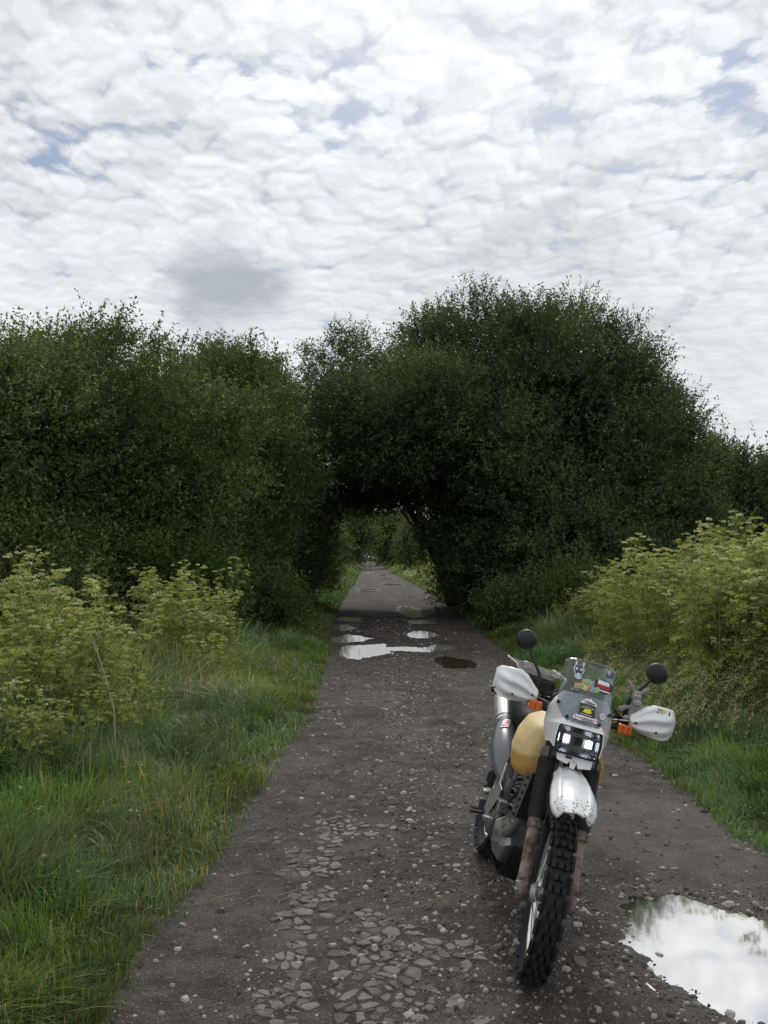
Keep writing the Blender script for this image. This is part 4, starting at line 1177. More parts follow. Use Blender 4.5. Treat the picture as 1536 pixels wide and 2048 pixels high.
# ---------------------------------------------------------------- fork
def fk(s, y=0., dx=0.):                                     # point on the fork line
    return Vector((AX - .012 + dx, y, .345)) + S_AX * s
for sg in (-1, 1):
    leg = MB().tube([fk(-.045, sg * .103), fk(-.02, sg * .103), fk(.0, sg * .103), fk(.05, sg * .102), fk(.27, sg * .100)], [.018, .024, .029, .0275, .0275], 18)
    leg.box(fk(.0, sg * .103, .014), (.05, .042, .06), Matrix.Rotation(-RAKE, 3, 'Y'))
    L_ = part(leg, 'fork_leg', 'crusty', st='wheel', smooth=True)
    part(MB().tube([fk(.255, sg * .100), fk(.285, sg * .100), fk(.298, sg * .100)], [.0325, .0325, .029], 18), 'seal_collar', 'crusty', L_, st='wheel', smooth=False)
    pts, rad = [], []
    for i in range(27 * 4 + 1):
        s = .298 + .275 * i / 108; pts.append(fk(s, sg * .100)); rad.append(.0360 + .0052 * math.cos(i * PI / 2) - .004 * (1 if i in (0, 108) else 0))
    part(MB().tube(pts, rad, 20), 'gaiter', 'gaiter', L_, st='wheel', smooth=True)
    part(MB().tube([fk(.58, sg * .100), fk(.845, sg * .100)], .0215, 16), 'fork_tube', 'black_metal', st=True, smooth=True)
    # pinch bolts and brake gear
    b = MB()
    for s in (.0, .03): b.tube([fk(s, sg * .118, .03), fk(s, sg * .135, .03)], .006, 8)
    part(b, 'axle_bolt', 'steel', st='wheel')
cal = MB(); cal.box(fk(.07, .085, -.055), (.07, .05, .09), Matrix.Rotation(-RAKE, 3, 'Y'))
part(cal, 'brake_caliper', 'black_metal', st='wheel', bevel=.01)
br = MB().tube([fk(.06, -.075, .03), fk(.2, -.066, .045), fk(.4, -.06, .05), fk(.60, -.06, .06)], .0035, 6)
part(br, 'speedometer_cable', 'black', st=True, smooth=True)
def clamp_mb(s, w, hgt, dep):
    mb = MB(); rt = Matrix.Rotation(-RAKE, 3, 'Y')
    mb.box(fk(s, 0, -.010), (dep, w * 2 - .02, hgt), rt)
    for sg in (-1, 1):
        mb.tube([fk(s - hgt * .62, sg * .100), fk(s + hgt * .62, sg * .100)], .035, 18)
        mb.box(fk(s, sg * .122, .010), (.04, .028, hgt * .9), rt)
        mb.tube([fk(s, sg * .128, .012), fk(s, sg * .142, .012)], .008, 8)
    return mb
part(clamp_mb(.596, .100, .042, .085), 'lower_fork_clamp', 'clamp', st=True, bevel=.004)
part(clamp_mb(.830, .100, .028, .075), 'upper_fork_clamp', 'alu', st=True, bevel=.004)

# ---------------------------------------------------------------- front mudguard
def fend(u, v):
    ys = v * 2 - 1
    xk = [1.00, 1.15, 1.26, 1.40, 1.52, 1.61, 1.685, 1.728, 1.755]
    zk = [.800, .832, .845, .850, .844, .829, .804, .783, .769]
    wk = [.058, .060, .066, .077, .090, .096, .093, .082, .060]
    q = u * 8; i = min(7, int(q)); t = q - i
    L = lambda a: a[i] + (a[i + 1] - a[i]) * t
    x, z, w = L(xk), L(zk), L(wk)
    a = abs(ys)
    crest = .006 * math.exp(-(ys / .35) ** 2)
    drop = .012 * a ** 2 + .026 * max(0, (a - .66) / .34) ** 1.6 + (-.006 if .60 < a < .72 else 0)
    x -= .030 * a ** 4 * max(0, (u - .7) / .3)
    return (x + (AX - 1.458), ys * w, z - drop + crest)
fm = part(MB().grid(fend, 40, 28), 'front_mudguard', 'fender', st=True, smooth=True, solid=.004)
bl = MB()
for sg in (-1, 1): bl.tube([fk(.555, sg * .040, .045), fk(.600, sg * .040, .03)], .010, 10)
part(bl, 'mudguard_bolts', 'alu', fm, st=True)

# ---------------------------------------------------------------- headlight, cowl, windscreen
HL_C = Vector((1.318, 0, .978)); HL_T = R(10)               # face leans back a little
def hlp(a, b, d=0.):                                        # point on the headlight face
    return (HL_C.x + d * math.cos(HL_T) - b * math.sin(HL_T), a, HL_C.z + b * math.cos(HL_T) + d * math.sin(HL_T))
def rrect(w, h, r, n=6):
    P = []
    for cx, cy, a0 in ((w - r, h - r, 0), (-w + r, h - r, 90), (-w + r, -h + r, 180), (w - r, -h + r, 270)):
        for i in range(n + 1): t = R(a0 + 90 * i / n); P.append((cx + r * math.cos(t), cy + r * math.sin(t)))
    return P
hl = MB(); O = rrect(.090, .056, .02); I = rrect(.060, .040, .015)
V = [hlp(a, b, -.002) for a, b in O] + [hlp(a, b, -.06) for a, b in I]; n = len(O)
hl.add(V, [(i, (i + 1) % n, n + (i + 1) % n, n + i) for i in range(n)] + [tuple(range(n, 2 * n))])
lamp = part(hl, 'headlight', 'chrome', st=True, smooth=False)
for sg in (-1, 1):
    P = rrect(.0160, .0185, .006, 3)
    part(MB().prism([hlp(sg * .050 + a, b + .004, -.030) for a, b in P], (.004, 0, 0)), 'bulb', 'bulb', lamp, st=True)
part(MB().tube([hlp(0, .004, -.055), hlp(0, .004, -.012)], .019, 20), 'bulb_cap', 'black', lamp, st=True)
fr = MB(); P = rrect(.094, .060, .022)
ring = [hlp(a, b, .006) for a, b in P]
fr.tube(ring + ring[:2], .0050, 8, cap=False)
part(fr, 'lamp_surround', 'black', lamp, st=True, smooth=True)
fr = MB()
for k in range(-16, 17):                                    # expanded-metal guard
    for sg in (-1, 1):
        pts = []
        for t in np.linspace(-.16, .16, 41):
            a = k * .0145 + t * .866; b = sg * t * .5
            if abs(a) < .092 and abs(b) < .058: pts.append(hlp(a, b, .012 + .004 * math.cos(a * 12)))
        if len(pts) > 1: fr.tube([pts[0], pts[-1]], .0017, 4, cap=False)
part(fr, 'stone_guard_mesh', 'mesh', lamp, st=True)
pl = MB().prism([hlp(a, b, -.008) for a, b in ((-.082, -.055), (.082, -.055), (.078, -.102), (.022, -.112), (.014, -.092), (.008, -.118), (-.012, -.118), (-.016, -.088), (-.026, -.104), (-.074, -.094))], (-.012, 0, 0))
part(pl, 'lamp_bracket', 'white', st=True, bevel=.003)
sl = MB().prism([hlp(a, b, -.006) for a, b in ((-.04, -.068), (-.012, -.068), (-.012, -.078), (-.04, -.078))], (.004, 0, 0))
part(sl, 'bracket_slot', 'black', st=True)
bt = MB().tube([hlp(.0, -.085, -.01), hlp(.0, -.085, .004)], .006, 10); part(bt, 'bracket_bolt', 'steel', st=True)
for sg in (-1, 1):
    b = MB().tube([hlp(sg * .098, .05, -.02), hlp(sg * .102, -.04, -.03), hlp(sg * .104, -.115, -.06)], .0055, 8)
    part(b, 'headlight_stay', 'black_metal', st=True, smooth=True)

cw = MB()
for sg in (-1, 1):
    A = (1.205, sg * .118, 1.125); B = (1.300, sg * .080, 1.068); B0 = (1.318, 0, 1.060); Cc = (1.12, sg * .148, 1.075); D = (1.12, sg * .150, 1.005); E = (1.24, sg * .112, .940)
    G1 = (1.330, sg * .098, 1.040); G0 = (1.338, 0, 1.042); Hh = (1.335, sg * .100, .935); Gm = (1.338, sg * .103, .99)
    Tt = (1.178, sg * .100, 1.168); T0 = (1.205, 0, 1.176); Td = (1.15, sg * .125, 1.13); E2 = (1.16, sg * .128, .925)
    fc = [(A, B, B0, T0, Tt), (A, Cc, B), (A, Td, Cc), (B, B0, G0, G1), (B, Cc, D), (B, D, G1), (G1, D, E, Gm), (Gm, E, Hh), (A, Tt, Td), (D, E2, E)]
    for f_ in fc: cw.poly(list(f_))
cowl = part(cw, 'headlight_cowl', 'white', st=True, solid=.004)

def scr(yy, zz, off=0.):                                    # windscreen surface from lateral and height
    return (1.330 - (zz - 1.05) * .78 - 3.1 * yy * yy + off, yy, zz + off * .6)
def scr_uv(u, v):
    b = v; zb = 1.058; z = zb + (1.322 - zb) * b
    ks = [(0, .080), (.22, .124), (.5, .121), (1., .116)]
    for (b0, w0), (b1, w1) in zip(ks, ks[1:]):
        if b0 <= b <= b1: w = w0 + (w1 - w0) * (b - b0) / (b1 - b0)
    a = u * 2 - 1
    return scr(a * w, z - .016 * b * abs(a) ** 6 - .004 * a * a, .004)
sg_ = MB().grid(scr_uv, 24, 26)
screen = part(sg_, 'windscreen', 'screen', st=True, smooth=True, solid=.003)
for a, z in ((-.116, 1.117), (.116, 1.117), (-.072, 1.070), (.072, 1.070)):
    p = Vector(scr(a, z, .004)); part(MB().tube([p, p + Vector((.009, 0, .006))], [.0085, .006], 12), 'screen_bolt', 'black', screen, st=True)
dk = MB().box(scr(.03, 1.322, -.01), (.03, .066, .014), Matrix.Rotation(R(-6), 3, 'X'))
part(dk, 'dashboard_clock', 'black', st=True, bevel=.006)
ins = MB().box((1.12, .0, 1.125), (.07, .15, .06)).box((1.13, -.045, 1.17), (.05, .05, .03)); part(ins, 'instrument_pod', 'black', st=True, bevel=.012)

# ---------------------------------------------------------------- stickers on the windscreen
STK = {}
def smat(name, c):
    if name not in STK: STK[name] = plain(name, c)
    return STK[name]
WHITE, BLACKS, REDS, YEL, NAVY = (.78, .79, .80), (.02, .02, .022), (.48, .03, .05), (.70, .62, .08), (.035, .04, .14)
def flat(name, pts, c, off, parent, cname, fn=scr):
    mb = MB().poly([fn(a, b, off) for a, b in pts]); return part(mb, name, smat(cname, c), parent, st=True)
def text_pts(txt):
    cu = bpy.data.curves.new('t', 'FONT'); cu.body = txt; cu.align_x = 'LEFT'; cu.resolution_u = 2; cu.fill_mode = 'FRONT'
    ob = bpy.data.objects.new('t', cu); col.objects.link(ob)
    dg = bpy.context.evaluated_depsgraph_get(); me = ob.evaluated_get(dg).to_mesh()
    V = [tuple(v.co) for v in me.vertices]; Fc = [tuple(p.vertices) for p in me.polygons]
    ob.evaluated_get(dg).to_mesh_clear(); bpy.data.objects.remove(ob); bpy.data.curves.remove(cu)
    return V, Fc
def lettering(name, txt, y0, z0, width, height, c, cname, parent, off, slope=0., arc=0., fn=scr, embolden=0.):
    V, Fc = text_pts(txt)
    xs = [v[0] for v in V]; ys = [v[1] for v in V]; w = max(xs) - min(xs); h = max(ys) - min(ys)
    Q = []
    for v in V:
        t = (v[0] - min(xs)) / w; yy = y0 + t * width; zz = z0 + (v[1] - min(ys)) / h * height + slope * t * width - arc * (2 * t - 1) ** 2
        Q.append(fn(yy, zz, off))
    return part(MB().add(Q, Fc), name, smat(cname, c), parent, st=True)
# donkey face
def dk_(pts): return [(-.052 + x * .0235, 1.272 + z * .039) for x, z in pts]
face = [(-.62, .98), (-.85, .75), (-.80, .42), (-.95, .25), (-1.0, 0), (-.85, -.28), (-.62, -.42), (-.70, -.72), (-.5, -.92), (0, -1.0), (.5, -.92), (.70, -.72), (.62, -.42), (.85, -.28), (1.0, 0), (.95, .25), (.78, .42), (.95, .78), (.80, 1.0), (.55, .9), (.30, .5), (.1, .58), (-.1, .58), (-.28, .5), (-.40, .85)]
dn = flat('donkey_sticker', dk_(face), (.72, .78, .84), .0045 + .002, screen, 'pale_outline')
flat('donkey_face', dk_([(x * .84, z * .90 + .01) for x, z in face]), (.045, .06, .095), .0078, dn, 'slate')
flat('donkey_muzzle', dk_([(.48 * math.cos(t), -.62 + .27 * math.sin(t)) for t in np.linspace(0, 2 * PI, 14, endpoint=False)]), (.55, .64, .74), .0088, dn, 'muzzle')
for sg in (-1, 1):
    flat('donkey_eye', dk_([(sg * .42 + .24 * math.cos(t), .08 + .15 * math.sin(t)) for t in np.linspace(0, 2 * PI, 10, endpoint=False)]), WHITE, .0088, dn, 'white')
    flat('donkey_pupil', dk_([(sg * .36 + .08 * math.cos(t), .07 + .08 * math.sin(t)) for t in np.linspace(0, 2 * PI, 8, endpoint=False)]), BLACKS, .0096, dn, 'black')
    flat('donkey_nostril', dk_([(sg * .3 + .07 * math.cos(t), -.58 + .08 * math.sin(t)) for t in np.linspace(0, 2 * PI, 8, endpoint=False)]), (.05, .06, .09), .0096, dn, 'slate')
    flat('donkey_ear', dk_([(sg * .60, .88), (sg * .74, .70), (sg * .66, .45), (sg * .48, .50), (sg * .50, .75)]), (.55, .62, .70), .0088, dn, 'muzzle')
# THE DONKEY in coloured letters on pale outlines
def letters(txt, y0, z0, w, h, cols, slope=0.):
    n = len(txt); step = w / n
    for i, ch in enumerate(txt):
        yy = y0 + i * step; zz = z0 + slope * i * step; wob = (.002 if i % 2 else -.001)
        bk = [(yy + step * a, zz + wob + h * b) for a, b in ((-.04, -.10), (.90, -.14), (.96, 1.08), (.02, 1.12))]
        b = flat('letter_backing', bk, (.62, .60, .36) if cols[i] != 2 else (.55, .66, .75), .0072, screen, 'letter_pale' if cols[i] != 2 else 'letter_paleblue')
        c = [(.62, .16, .03), (.05, .38, .13), (.03, .16, .45), (.45, .05, .03), (.66, .50, .06), (.20, .45, .10)][cols[i]]
        flat('letter_block', [(yy + step * a, zz + wob + h * e) for a, e in ((.06, .0), (.80, -.03), (.84, .96), (.10, 1.0))], c, .0082, b, 'letter_%d' % cols[i])
        lettering('letter_' + ch.lower(), ch, yy + step * .20, zz + wob + h * .16, step * .48, h * .66, (.66, .62, .40), 'letter_pale', b, .0094)
letters('THE', -.030, 1.221, .056, .0185, (0, 1, 2))
letters('DONKEY', -.060, 1.197, .112, .0180, (0, 1, 4, 3, 2, 5))
# flag: blue field, crossed canton, stars
fl = flat('flag_sticker', [(.078, 1.300), (.112, 1.296), (.112, 1.270), (.078, 1.274)], NAVY, .0068, screen, 'navy')
flat('flag_cross', [(.078, 1.2935), (.095, 1.2915), (.095, 1.2885), (.078, 1.2905)], WHITE, .0076, fl, 'white')
flat('flag_cross', [(.085, 1.2992), (.088, 1.2989), (.088, 1.2846), (.085, 1.285)], WHITE, .0078, fl, 'white')
flat('flag_cross', [(.0785, 1.2998), (.0955, 1.286), (.0945, 1.284), (.078, 1.2970)], (.62, .30, .34), .0080, fl, 'pink')
flat('flag_cross', [(.0785, 1.2855), (.0945, 1.2985), (.0955, 1.2965), (.079, 1.2835)], (.62, .30, .34), .0082, fl, 'pink')
for a, b, q in ((.086, 1.279, .0027), (.103, 1.291, .0014), (.107, 1.284, .0012), (.099, 1.284, .0012), (.103, 1.275, .0015)):
    flat('flag_star', [(a + q * (1 if i % 2 else .45) * math.cos(i * PI / 7), b + q * (1 if i % 2 else .45) * math.sin(i * PI / 7)) for i in range(14)], WHITE, .0078, fl, 'white')
# dark oval sticker: jagged white strip over a red strip, unreadable in the photograph
ov = flat('oval_sticker', [(.068 + .047 * math.cos(t), 1.228 + .030 * math.sin(t) - .004 * math.cos(t)) for t in np.linspace(0, 2 * PI, 22, endpoint=False)], BLACKS, .0066, screen, 'black')
jag = []
for i in range(11): jag += [(.042 + i * .0052, 1.248 - .0006 * i + (.0085 if i % 2 == 0 else .003) * (1 if i else 1.3))]
flat('oval_white_strip', [(.040, 1.236)] + jag + [(.096, 1.232)], WHITE, .0075, ov, 'white')
flat('oval_red_strip', [(.037, 1.236), (.097, 1.231), (.098, 1.215), (.040, 1.220)], REDS, .0080, ov, 'red')
for i in range(7): flat('oval_mark', [(.044 + i * .0075, 1.233 - .0006 * i), (.0455 + i * .0075, 1.233 - .0006 * i), (.0455 + i * .0075, 1.2215 - .0006 * i), (.044 + i * .0075, 1.2215 - .0006 * i)], (.16, .01, .02), .0086, ov, 'dark_red')
flat('oval_underline', [(.032, 1.214), (.101, 1.208), (.101, 1.203), (.034, 1.210)], WHITE, .0080, ov, 'white')
# lower stickers over the cowl
jm = flat('badge_sticker', [(-.022, 1.146), (-.012, 1.157), (.004, 1.164), (.012, 1.161), (.018, 1.168), (.028, 1.158), (.048, 1.150), (.050, 1.142), (.046, 1.139), (-.020, 1.140)], WHITE, .0066, screen, 'white')
lettering('badge_lettering', 'JMC', -.014, 1.146, .022, .0085, REDS, 'red', jm, .0080)
flat('badge_bar', [(.008, 1.151), (.044, 1.148), (.044, 1.144), (.008, 1.146)], (.12, .13, .22), .0080, jm, 'dusk_blue')
ad = flat('adventure_sticker', [(-.024, 1.141), (.046, 1.139), (.046, 1.091), (-.024, 1.093)], (.022, .022, .020), .0072, screen, 'black')
lettering('adventure_lettering', 'ADVENTURE', -.019, 1.1235, .060, .0085, YEL, 'yellow', ad, .0084, arc=.004)
flat('adventure_emblem', [(-.012, 1.108), (-.004, 1.112), (-.003, 1.119), (.004, 1.122), (.012, 1.120), (.020, 1.122), (.030, 1.120), (.026, 1.114), (.033, 1.109), (.026, 1.106), (.020, 1.103), (.006, 1.103)], YEL, .0084, ad, 'yellow')
flat('adventure_bar', [(-.018, 1.099), (.034, 1.097), (.034, 1.0945), (-.018, 1.0965)], (.55, .53, .40), .0084, ad, 'pale_yellow')
bj = flat('bajaworx_sticker', [(-.046, 1.083), (-.040, 1.089), (-.022, 1.090), (-.012, 1.092), (.006, 1.090), (.062, 1.088), (.057, 1.080), (.062, 1.071), (.0, 1.071), (-.020, 1.069), (-.030, 1.072), (-.046, 1.072)], WHITE, .0078, screen, 'white')
lettering('bajaworx_lettering', 'BAJAWORX', -.041, 1.0735, .096, .0125, (.50, .04, .09), 'crimson', bj, .0092)
nb = flat('number_sticker', [(.082 + .0125 * math.cos(t), 1.106 + .0135 * math.sin(t)) for t in np.linspace(0, 2 * PI, 20, endpoint=False)], (.70, .62, .64), .0066, screen, 'pink_white')
lettering('number_lettering', '59', .075, 1.1005, .014, .011, (.35, .05, .10), 'crimson', nb, .0080)

# ---------------------------------------------------------------- handlebar and controls
hb = MB().tube([(1.045, -.415, 1.078), (1.05, -.30, 1.082), (1.06, -.20, 1.095), (1.075, -.10, 1.108), (1.08, 0, 1.110), (1.075, .10, 1.108), (1.06, .20, 1.095), (1.05, .30, 1.082), (1.045, .415, 1.078)], .0112, 12)
part(hb, 'handlebar', 'black_metal', st=True, smooth=True)
def hguard(sg):
    yk = [0, .12, .30, .45, .70, .90, 1.0]; tk = [1.128, 1.150, 1.190, 1.206, 1.206, 1.198, 1.176]; bk = [1.086, 1.076, 1.066, 1.060, 1.058, 1.066, 1.090]
    def f(u, v):
        zt = float(np.interp(u, yk, tk)); zb = float(np.interp(u, yk, bk))
        y = (.222 if sg > 0 else .206) + .212 * u; z = zb + (zt - zb) * v
        c = 2 * v - 1
        x = 1.140 + .035 * math.sin(PI * min(1, u * .9)) - .085 * max(0, (u - .62) / .38) ** 2.2 - .022 * c * c - .030 * max(0, c) ** 3
        rb = math.sin((v - .25 * u) * 17.) * .0105 * math.sin(PI * min(1, max(0, u * 1.05))) ** .8
        return (x + rb, sg * y, z)
    return f
for sg in (-1, 1):
    g_ = part(MB().grid(hguard(sg), 30, 28), 'handguard', 'white', st=True, smooth=True, solid=.0035)
    f = hguard(sg)
    for u, v in ((.12, .45), (.55, .22)):
        p = Vector(f(u, v)); part(MB().tube([p - Vector((.002, 0, 0)), p + Vector((.006, 0, 0))], [.0065, .005], 10), 'guard_bolt', 'black', g_, st=True)
    bar = MB().tube([(1.06, sg * .135, 1.085), (1.105, sg * .16, 1.092), (1.132, sg * .21, 1.104), (1.142, sg * .28, 1.112), (1.130, sg * .36, 1.108), (1.06, sg * .425, 1.085)], .013, 8, flat=.35, ref=(0, 0, 1))
    part(bar, 'guard_bar', 'alu', g_, st=True)
    part(MB().tube([(1.052, sg * .265, 1.083), (1.046, sg * .40, 1.079), (1.0455, sg * .42, 1.078)], [.0165, .0165, .019], 14), 'grip', 'black', st=True, smooth=True)
    lv = MB().tube([(1.075, sg * .215, 1.092), (1.105, sg * .27, 1.082), (1.100, sg * .40, 1.066)], [.007, .006, .006], 8); lv.box((1.075, sg * .215, 1.095), (.04, .05, .035))
    part(lv, 'lever', 'black_metal', st=True)
    sw = MB().box((1.06, sg * .235, 1.09), (.05, .045, .05)); sw.tube([(1.07, sg * .205, 1.10), (1.08, sg * .16, 1.11), (1.12, sg * .11, 1.06)], .006, 6)
    part(sw, 'switch_block', 'black', st=True, bevel=.006)
    mc = Vector((1.035, sg * .312, 1.345))
    mi = MB(); prof = [(0, .022), (.02, .020), (.038, .013), (.047, .003), (.050, -.006), (.0485, -.010), (0, -.010)]
    seg = 32; Vv = []
    for i in range(seg):
        t = 2 * PI * i / seg; Vv += [mc + Vector((d, r0 * math.cos(t), r0 * math.sin(t))) for r0, d in prof]
    n = len(prof)
    mi.add(Vv, [(i * n + j, i * n + j + 1, ((i + 1) % seg) * n + j + 1, ((i + 1) % seg) * n + j) for i in range(seg) for j in range(n - 1)])
    mo = part(mi, 'mirror', 'black', st=True, smooth=True)
    part(MB().tube([(1.062, sg * .205, 1.10), (1.060, sg * .207, 1.175), (1.055, sg * .218, 1.205), (1.038, sg * .288, 1.305), (1.038, sg * .297, 1.322)], [.010, .012, .008, .006, .008], 10), 'mirror_stem', 'black', mo, st=True, smooth=True)
    ts = MB().box((1.135, sg * .208, 1.066), (.052, .062, .044)); t_ = part(ts, 'turn_signal', 'amber', st=True, bevel=.006)
    part(MB().tube([(1.11, sg * .185, 1.066), (1.11, sg * .105, 1.055)], .015, 10).box((1.102, sg * .208, 1.066), (.022, .066, .048)), 'signal_stalk', 'black', t_, st=True)
# maker's strip on the left guard
fL = hguard(1)
hs = MB().poly([Vector(fL(u, v)) + Vector((.003, 0, .002)) for u, v in ((.50, .93), (.62, .93), (.78, .93), (.93, .93), (.93, .80), (.78, .80), (.62, .80), (.50, .80))]); hs = part(hs, 'guard_strip', smat('black', BLACKS), st=True)
for i in range(6):
    u = .525 + i * .028; part(MB().poly([Vector(fL(a, b)) + Vector((.0045, 0, .003)) for a, b in ((u, .905), (u + .018, .905), (u + .018, .83), (u, .83))]), 'strip_mark', smat('yellow', YEL), hs, st=True)

# ---------------------------------------------------------------- tank, seat, tail
def loft(st_, sect, mirror=True):
    """stations (x, half width, zbot, ztop) -> skin with faceted section"""
    mb = MB(); rows = []
    for x, w, zb, zt in st_:
        h = zt - zb; half = [(0, zt), (w * .48, zt - h * .01), (w * .80, zt - h * .16), (w * .98, zt - h * .46), (w, zt - h * .66), (w * .92, zt - h * .90), (w * .74, zb), (w * .30, zb + h * .16), (0, zb + h * .2)]
        rows.append([(x, a, b) for a, b in half] + [(x, -a, b) for a, b in half[-2:0:-1]])
    n = len(rows[0]); V = [p for r0 in rows for p in r0]
    Fc = [(i * n + j, i * n + (j + 1) % n, (i + 1) * n + (j + 1) % n, (i + 1) * n + j) for i in range(len(rows) - 1) for j in range(n)] + [tuple(range(n)), tuple(range((len(rows) - 1) * n, len(rows) * n))]
    return mb.add(V, Fc)
tk = loft([(.40, .085, .86, .925), (.50, .125, .79, .955), (.64, .175, .735, .985), (.80, .212, .700, 1.000), (.93, .226, .685, 1.000), (1.02, .205, .700, .985), (1.075, .165, .745, .955)], None)
tank = part(tk, 'fuel_tank', 'tank', smooth=True, bevel=.012)
md = tank.modifiers.new('round', 'SUBSURF'); md.levels = 2; md.render_levels = 2
tank.modifiers.remove(tank.modifiers['bevel'])
ca = tank.data.attributes.new('crease_edge', 'FLOAT', 'EDGE'); ca.data.foreach_set('value', np.full(len(tank.data.edges), .55, np.float32))
part(MB().tube([(.86, 0, .985), (.86, 0, 1.02), (.86, 0, 1.028)], [.04, .04, .034], 20), 'fuel_cap', 'black', tank)
stt = loft([(-.34, .095, .88, .965), (-.20, .125, .86, .975), (.05, .140, .83, .955), (.28, .128, .81, .925), (.45, .100, .82, .925), (.58, .070, .86, .95)], None)
part(stt, 'seat', 'seat', smooth=True, bevel=.012)
tb = MB().box((-.22, 0, 1.035), (.26, .24, .12)); part(tb, 'tail_bag', 'black', bevel=.03)
rk = MB()
for i in range(9):
    x = -.44 + i * .055; rk.box((x, .002, 1.120), (.010, .325, .004))
rack = part(rk, 'luggage_rack', 'alu')
for sg in (-1, 1):
    rl = MB().tube([(-.45, sg * .155, 1.122), (-.05, sg * .155, 1.122), (.0, sg * .13, 1.08), (.02, sg * .12, .96)], .008, 8)
    part(rl, 'rack_rail', 'alu', rack, smooth=True)
    lp = MB().tube([(-.06, sg * .12, 1.124), (-.06, sg * .12, 1.150), (-.06, sg * .06, 1.150), (-.06, sg * .06, 1.124)], .0032, 6); part(lp, 'tie_loop', 'steel', rack, smooth=True)
rf = MB().grid(lambda u, v: (-.15 - .42 * u, (v * 2 - 1) * (.10 - .03 * u), .86 - .05 * u - .20 * u * u - .02 * (2 * v - 1) ** 2), 12, 8); part(rf, 'rear_mudguard', 'black', smooth=True, solid=.004)

# grey side panel with its sticker, muffler
def spine(P, Rx, seg=22, flat_=1.0): return MB().tube(P, Rx, seg, flat=flat_, ref=(0, 0, 1))
sp = spine([(.55, -.105, .530), (.50, -.112, .562), (.40, -.122, .612), (.30, -.128, .658), (.20, -.128, .702), (.12, -.130, .742), (.06, -.132, .772)], [.020, .050, .080, .090, .086, .072, .060], 26, .95)
side = part(sp, 'side_panel', 'grey', smooth=True)
st2 = MB().grid(lambda u, v: (.150 - .045 * u + .04 * v, -.235 - .000 * u + .022 * v, .800 + .030 * u + .032 * v), 4, 3)
mf = spine([(.06, -.132, .772), (.045, -.133, .780), (-.02, -.136, .805), (-.22, -.142, .878), (-.255, -.143, .890), (-.275, -.144, .897)], [.056, .058, .058, .058, .050, .030], 26)
muf = part(mf, 'muffler', 'muffler', smooth=True)
part(MB().tube([(.040, -.1332, .7825), (.030, -.1336, .7865)], .0592, 26), 'muffler_band', 'black', muf)
part(spine([(-.27, -.144, .895), (-.34, -.146, .92)], [.02, .02], 14), 'tail_pipe', 'steel', muf)
hp = spine([(.80, -.03, .64), (.88, -.05, .60), (.93, -.08, .50), (.90, -.105, .40), (.80, -.125, .345), (.68, -.13, .40), (.60, -.12, .50), (.54, -.11, .565)], .0205, 12)
part(hp, 'exhaust_header', 'engine', smooth=True)
def tubept(P, Rx, i, ang, off=.002):
    p = Vector(P[i]); q = Vector(P[i + 1]); T = (q - p).normalized(); a = T.cross(Vector((0, 0, 1))).normalized(); b = T.cross(a)
    return p + a * ((Rx + off) * math.cos(ang)) + b * ((Rx + off) * math.sin(ang))
sd = MB(); Ps = [(.20, -.128, .702), (.12, -.130, .742), (.07, -.131, .767)]; T = (Vector(Ps[1]) - Vector(Ps[0])).normalized(); a_ = T.cross(Vector((0, 0, 1))).normalized(); b_ = T.cross(a_)
def sidept(s, ang):
    c = Vector((.20, -.128, .702)).lerp(Vector((.09, -.131, .757)), s); r0 = .0875 - .022 * s
    return c + a_ * (r0 * math.cos(ang)) + b_ * (r0 * .97 * math.sin(ang))
def pick(sgn):                                              # which way round the tube faces forward and right
    best = min(np.linspace(0, 2 * PI, 73), key=lambda t: (sidept(.5, t) - Vector((2, -1.0, 1.6))).length); return best
t0 = pick(1)
def sstick(name, s0, s1, w, c, cn, off, sh=0.):
    mb = MB().grid(lambda u, v: sidept(s0 + (s1 - s0) * u, t0 + sh + w * (v - .5) * 2 + .35 * (u - .5)) + Vector((off, -off * .6, off)), 6, 5); return part(mb, name, smat(cn, c), side)
sstick('panel_sticker', .15, .95, .26, (.66, .62, .63), 'pink_white', .002, .25)
sstick('panel_sticker_red', .28, .80, .17, REDS, 'red', .0035, .25)

# ---------------------------------------------------------------- engine, frame, guards
en = MB()
en.prism([(.36, -.105, .36), (.42, -.105, .24), (.60, -.105, .20), (.80, -.105, .22), (.90, -.105, .34), (.86, -.105, .44), (.66, -.105, .48), (.46, -.105, .48)], (0, .21, 0))
eng = part(en, 'engine_case', 'engine', bevel=.02)
fin = MB()
for i in range(9):
    t = i / 8; c = Vector((.72 + .06 * t, 0, .49 + .21 * t)); fin.box(c, (.19 - .01 * (i % 2), .20 - .012 * (i % 2), .010), Matrix.Rotation(R(-14), 3, 'Y'))
fin.box((.75, 0, .60), (.13, .14, .26), Matrix.Rotation(R(-14), 3, 'Y'))
part(fin, 'cylinder_fins', 'engine', eng)
part(MB().box((.80, 0, .725), (.15, .15, .05), Matrix.Rotation(R(-14), 3, 'Y')), 'cylinder_head', 'alu', eng, bevel=.012)
cc = MB(); prof = [(.0, -.158), (.075, -.156), (.098, -.146), (.108, -.104)]
seg = 28; V = []
for i in range(seg):
    t = 2 * PI * i / seg; V += [(.52 + r0 * math.cos(t) * 1.15, l, .365 + r0 * math.sin(t)) for r0, l in prof]
cc.add(V, [(i * 4 + j, i * 4 + j + 1, ((i + 1) % seg) * 4 + j + 1, ((i + 1) % seg) * 4 + j) for i in range(seg) for j in range(3)])
cover = part(cc, 'clutch_cover', 'engine', eng, smooth=True)
bo = MB()
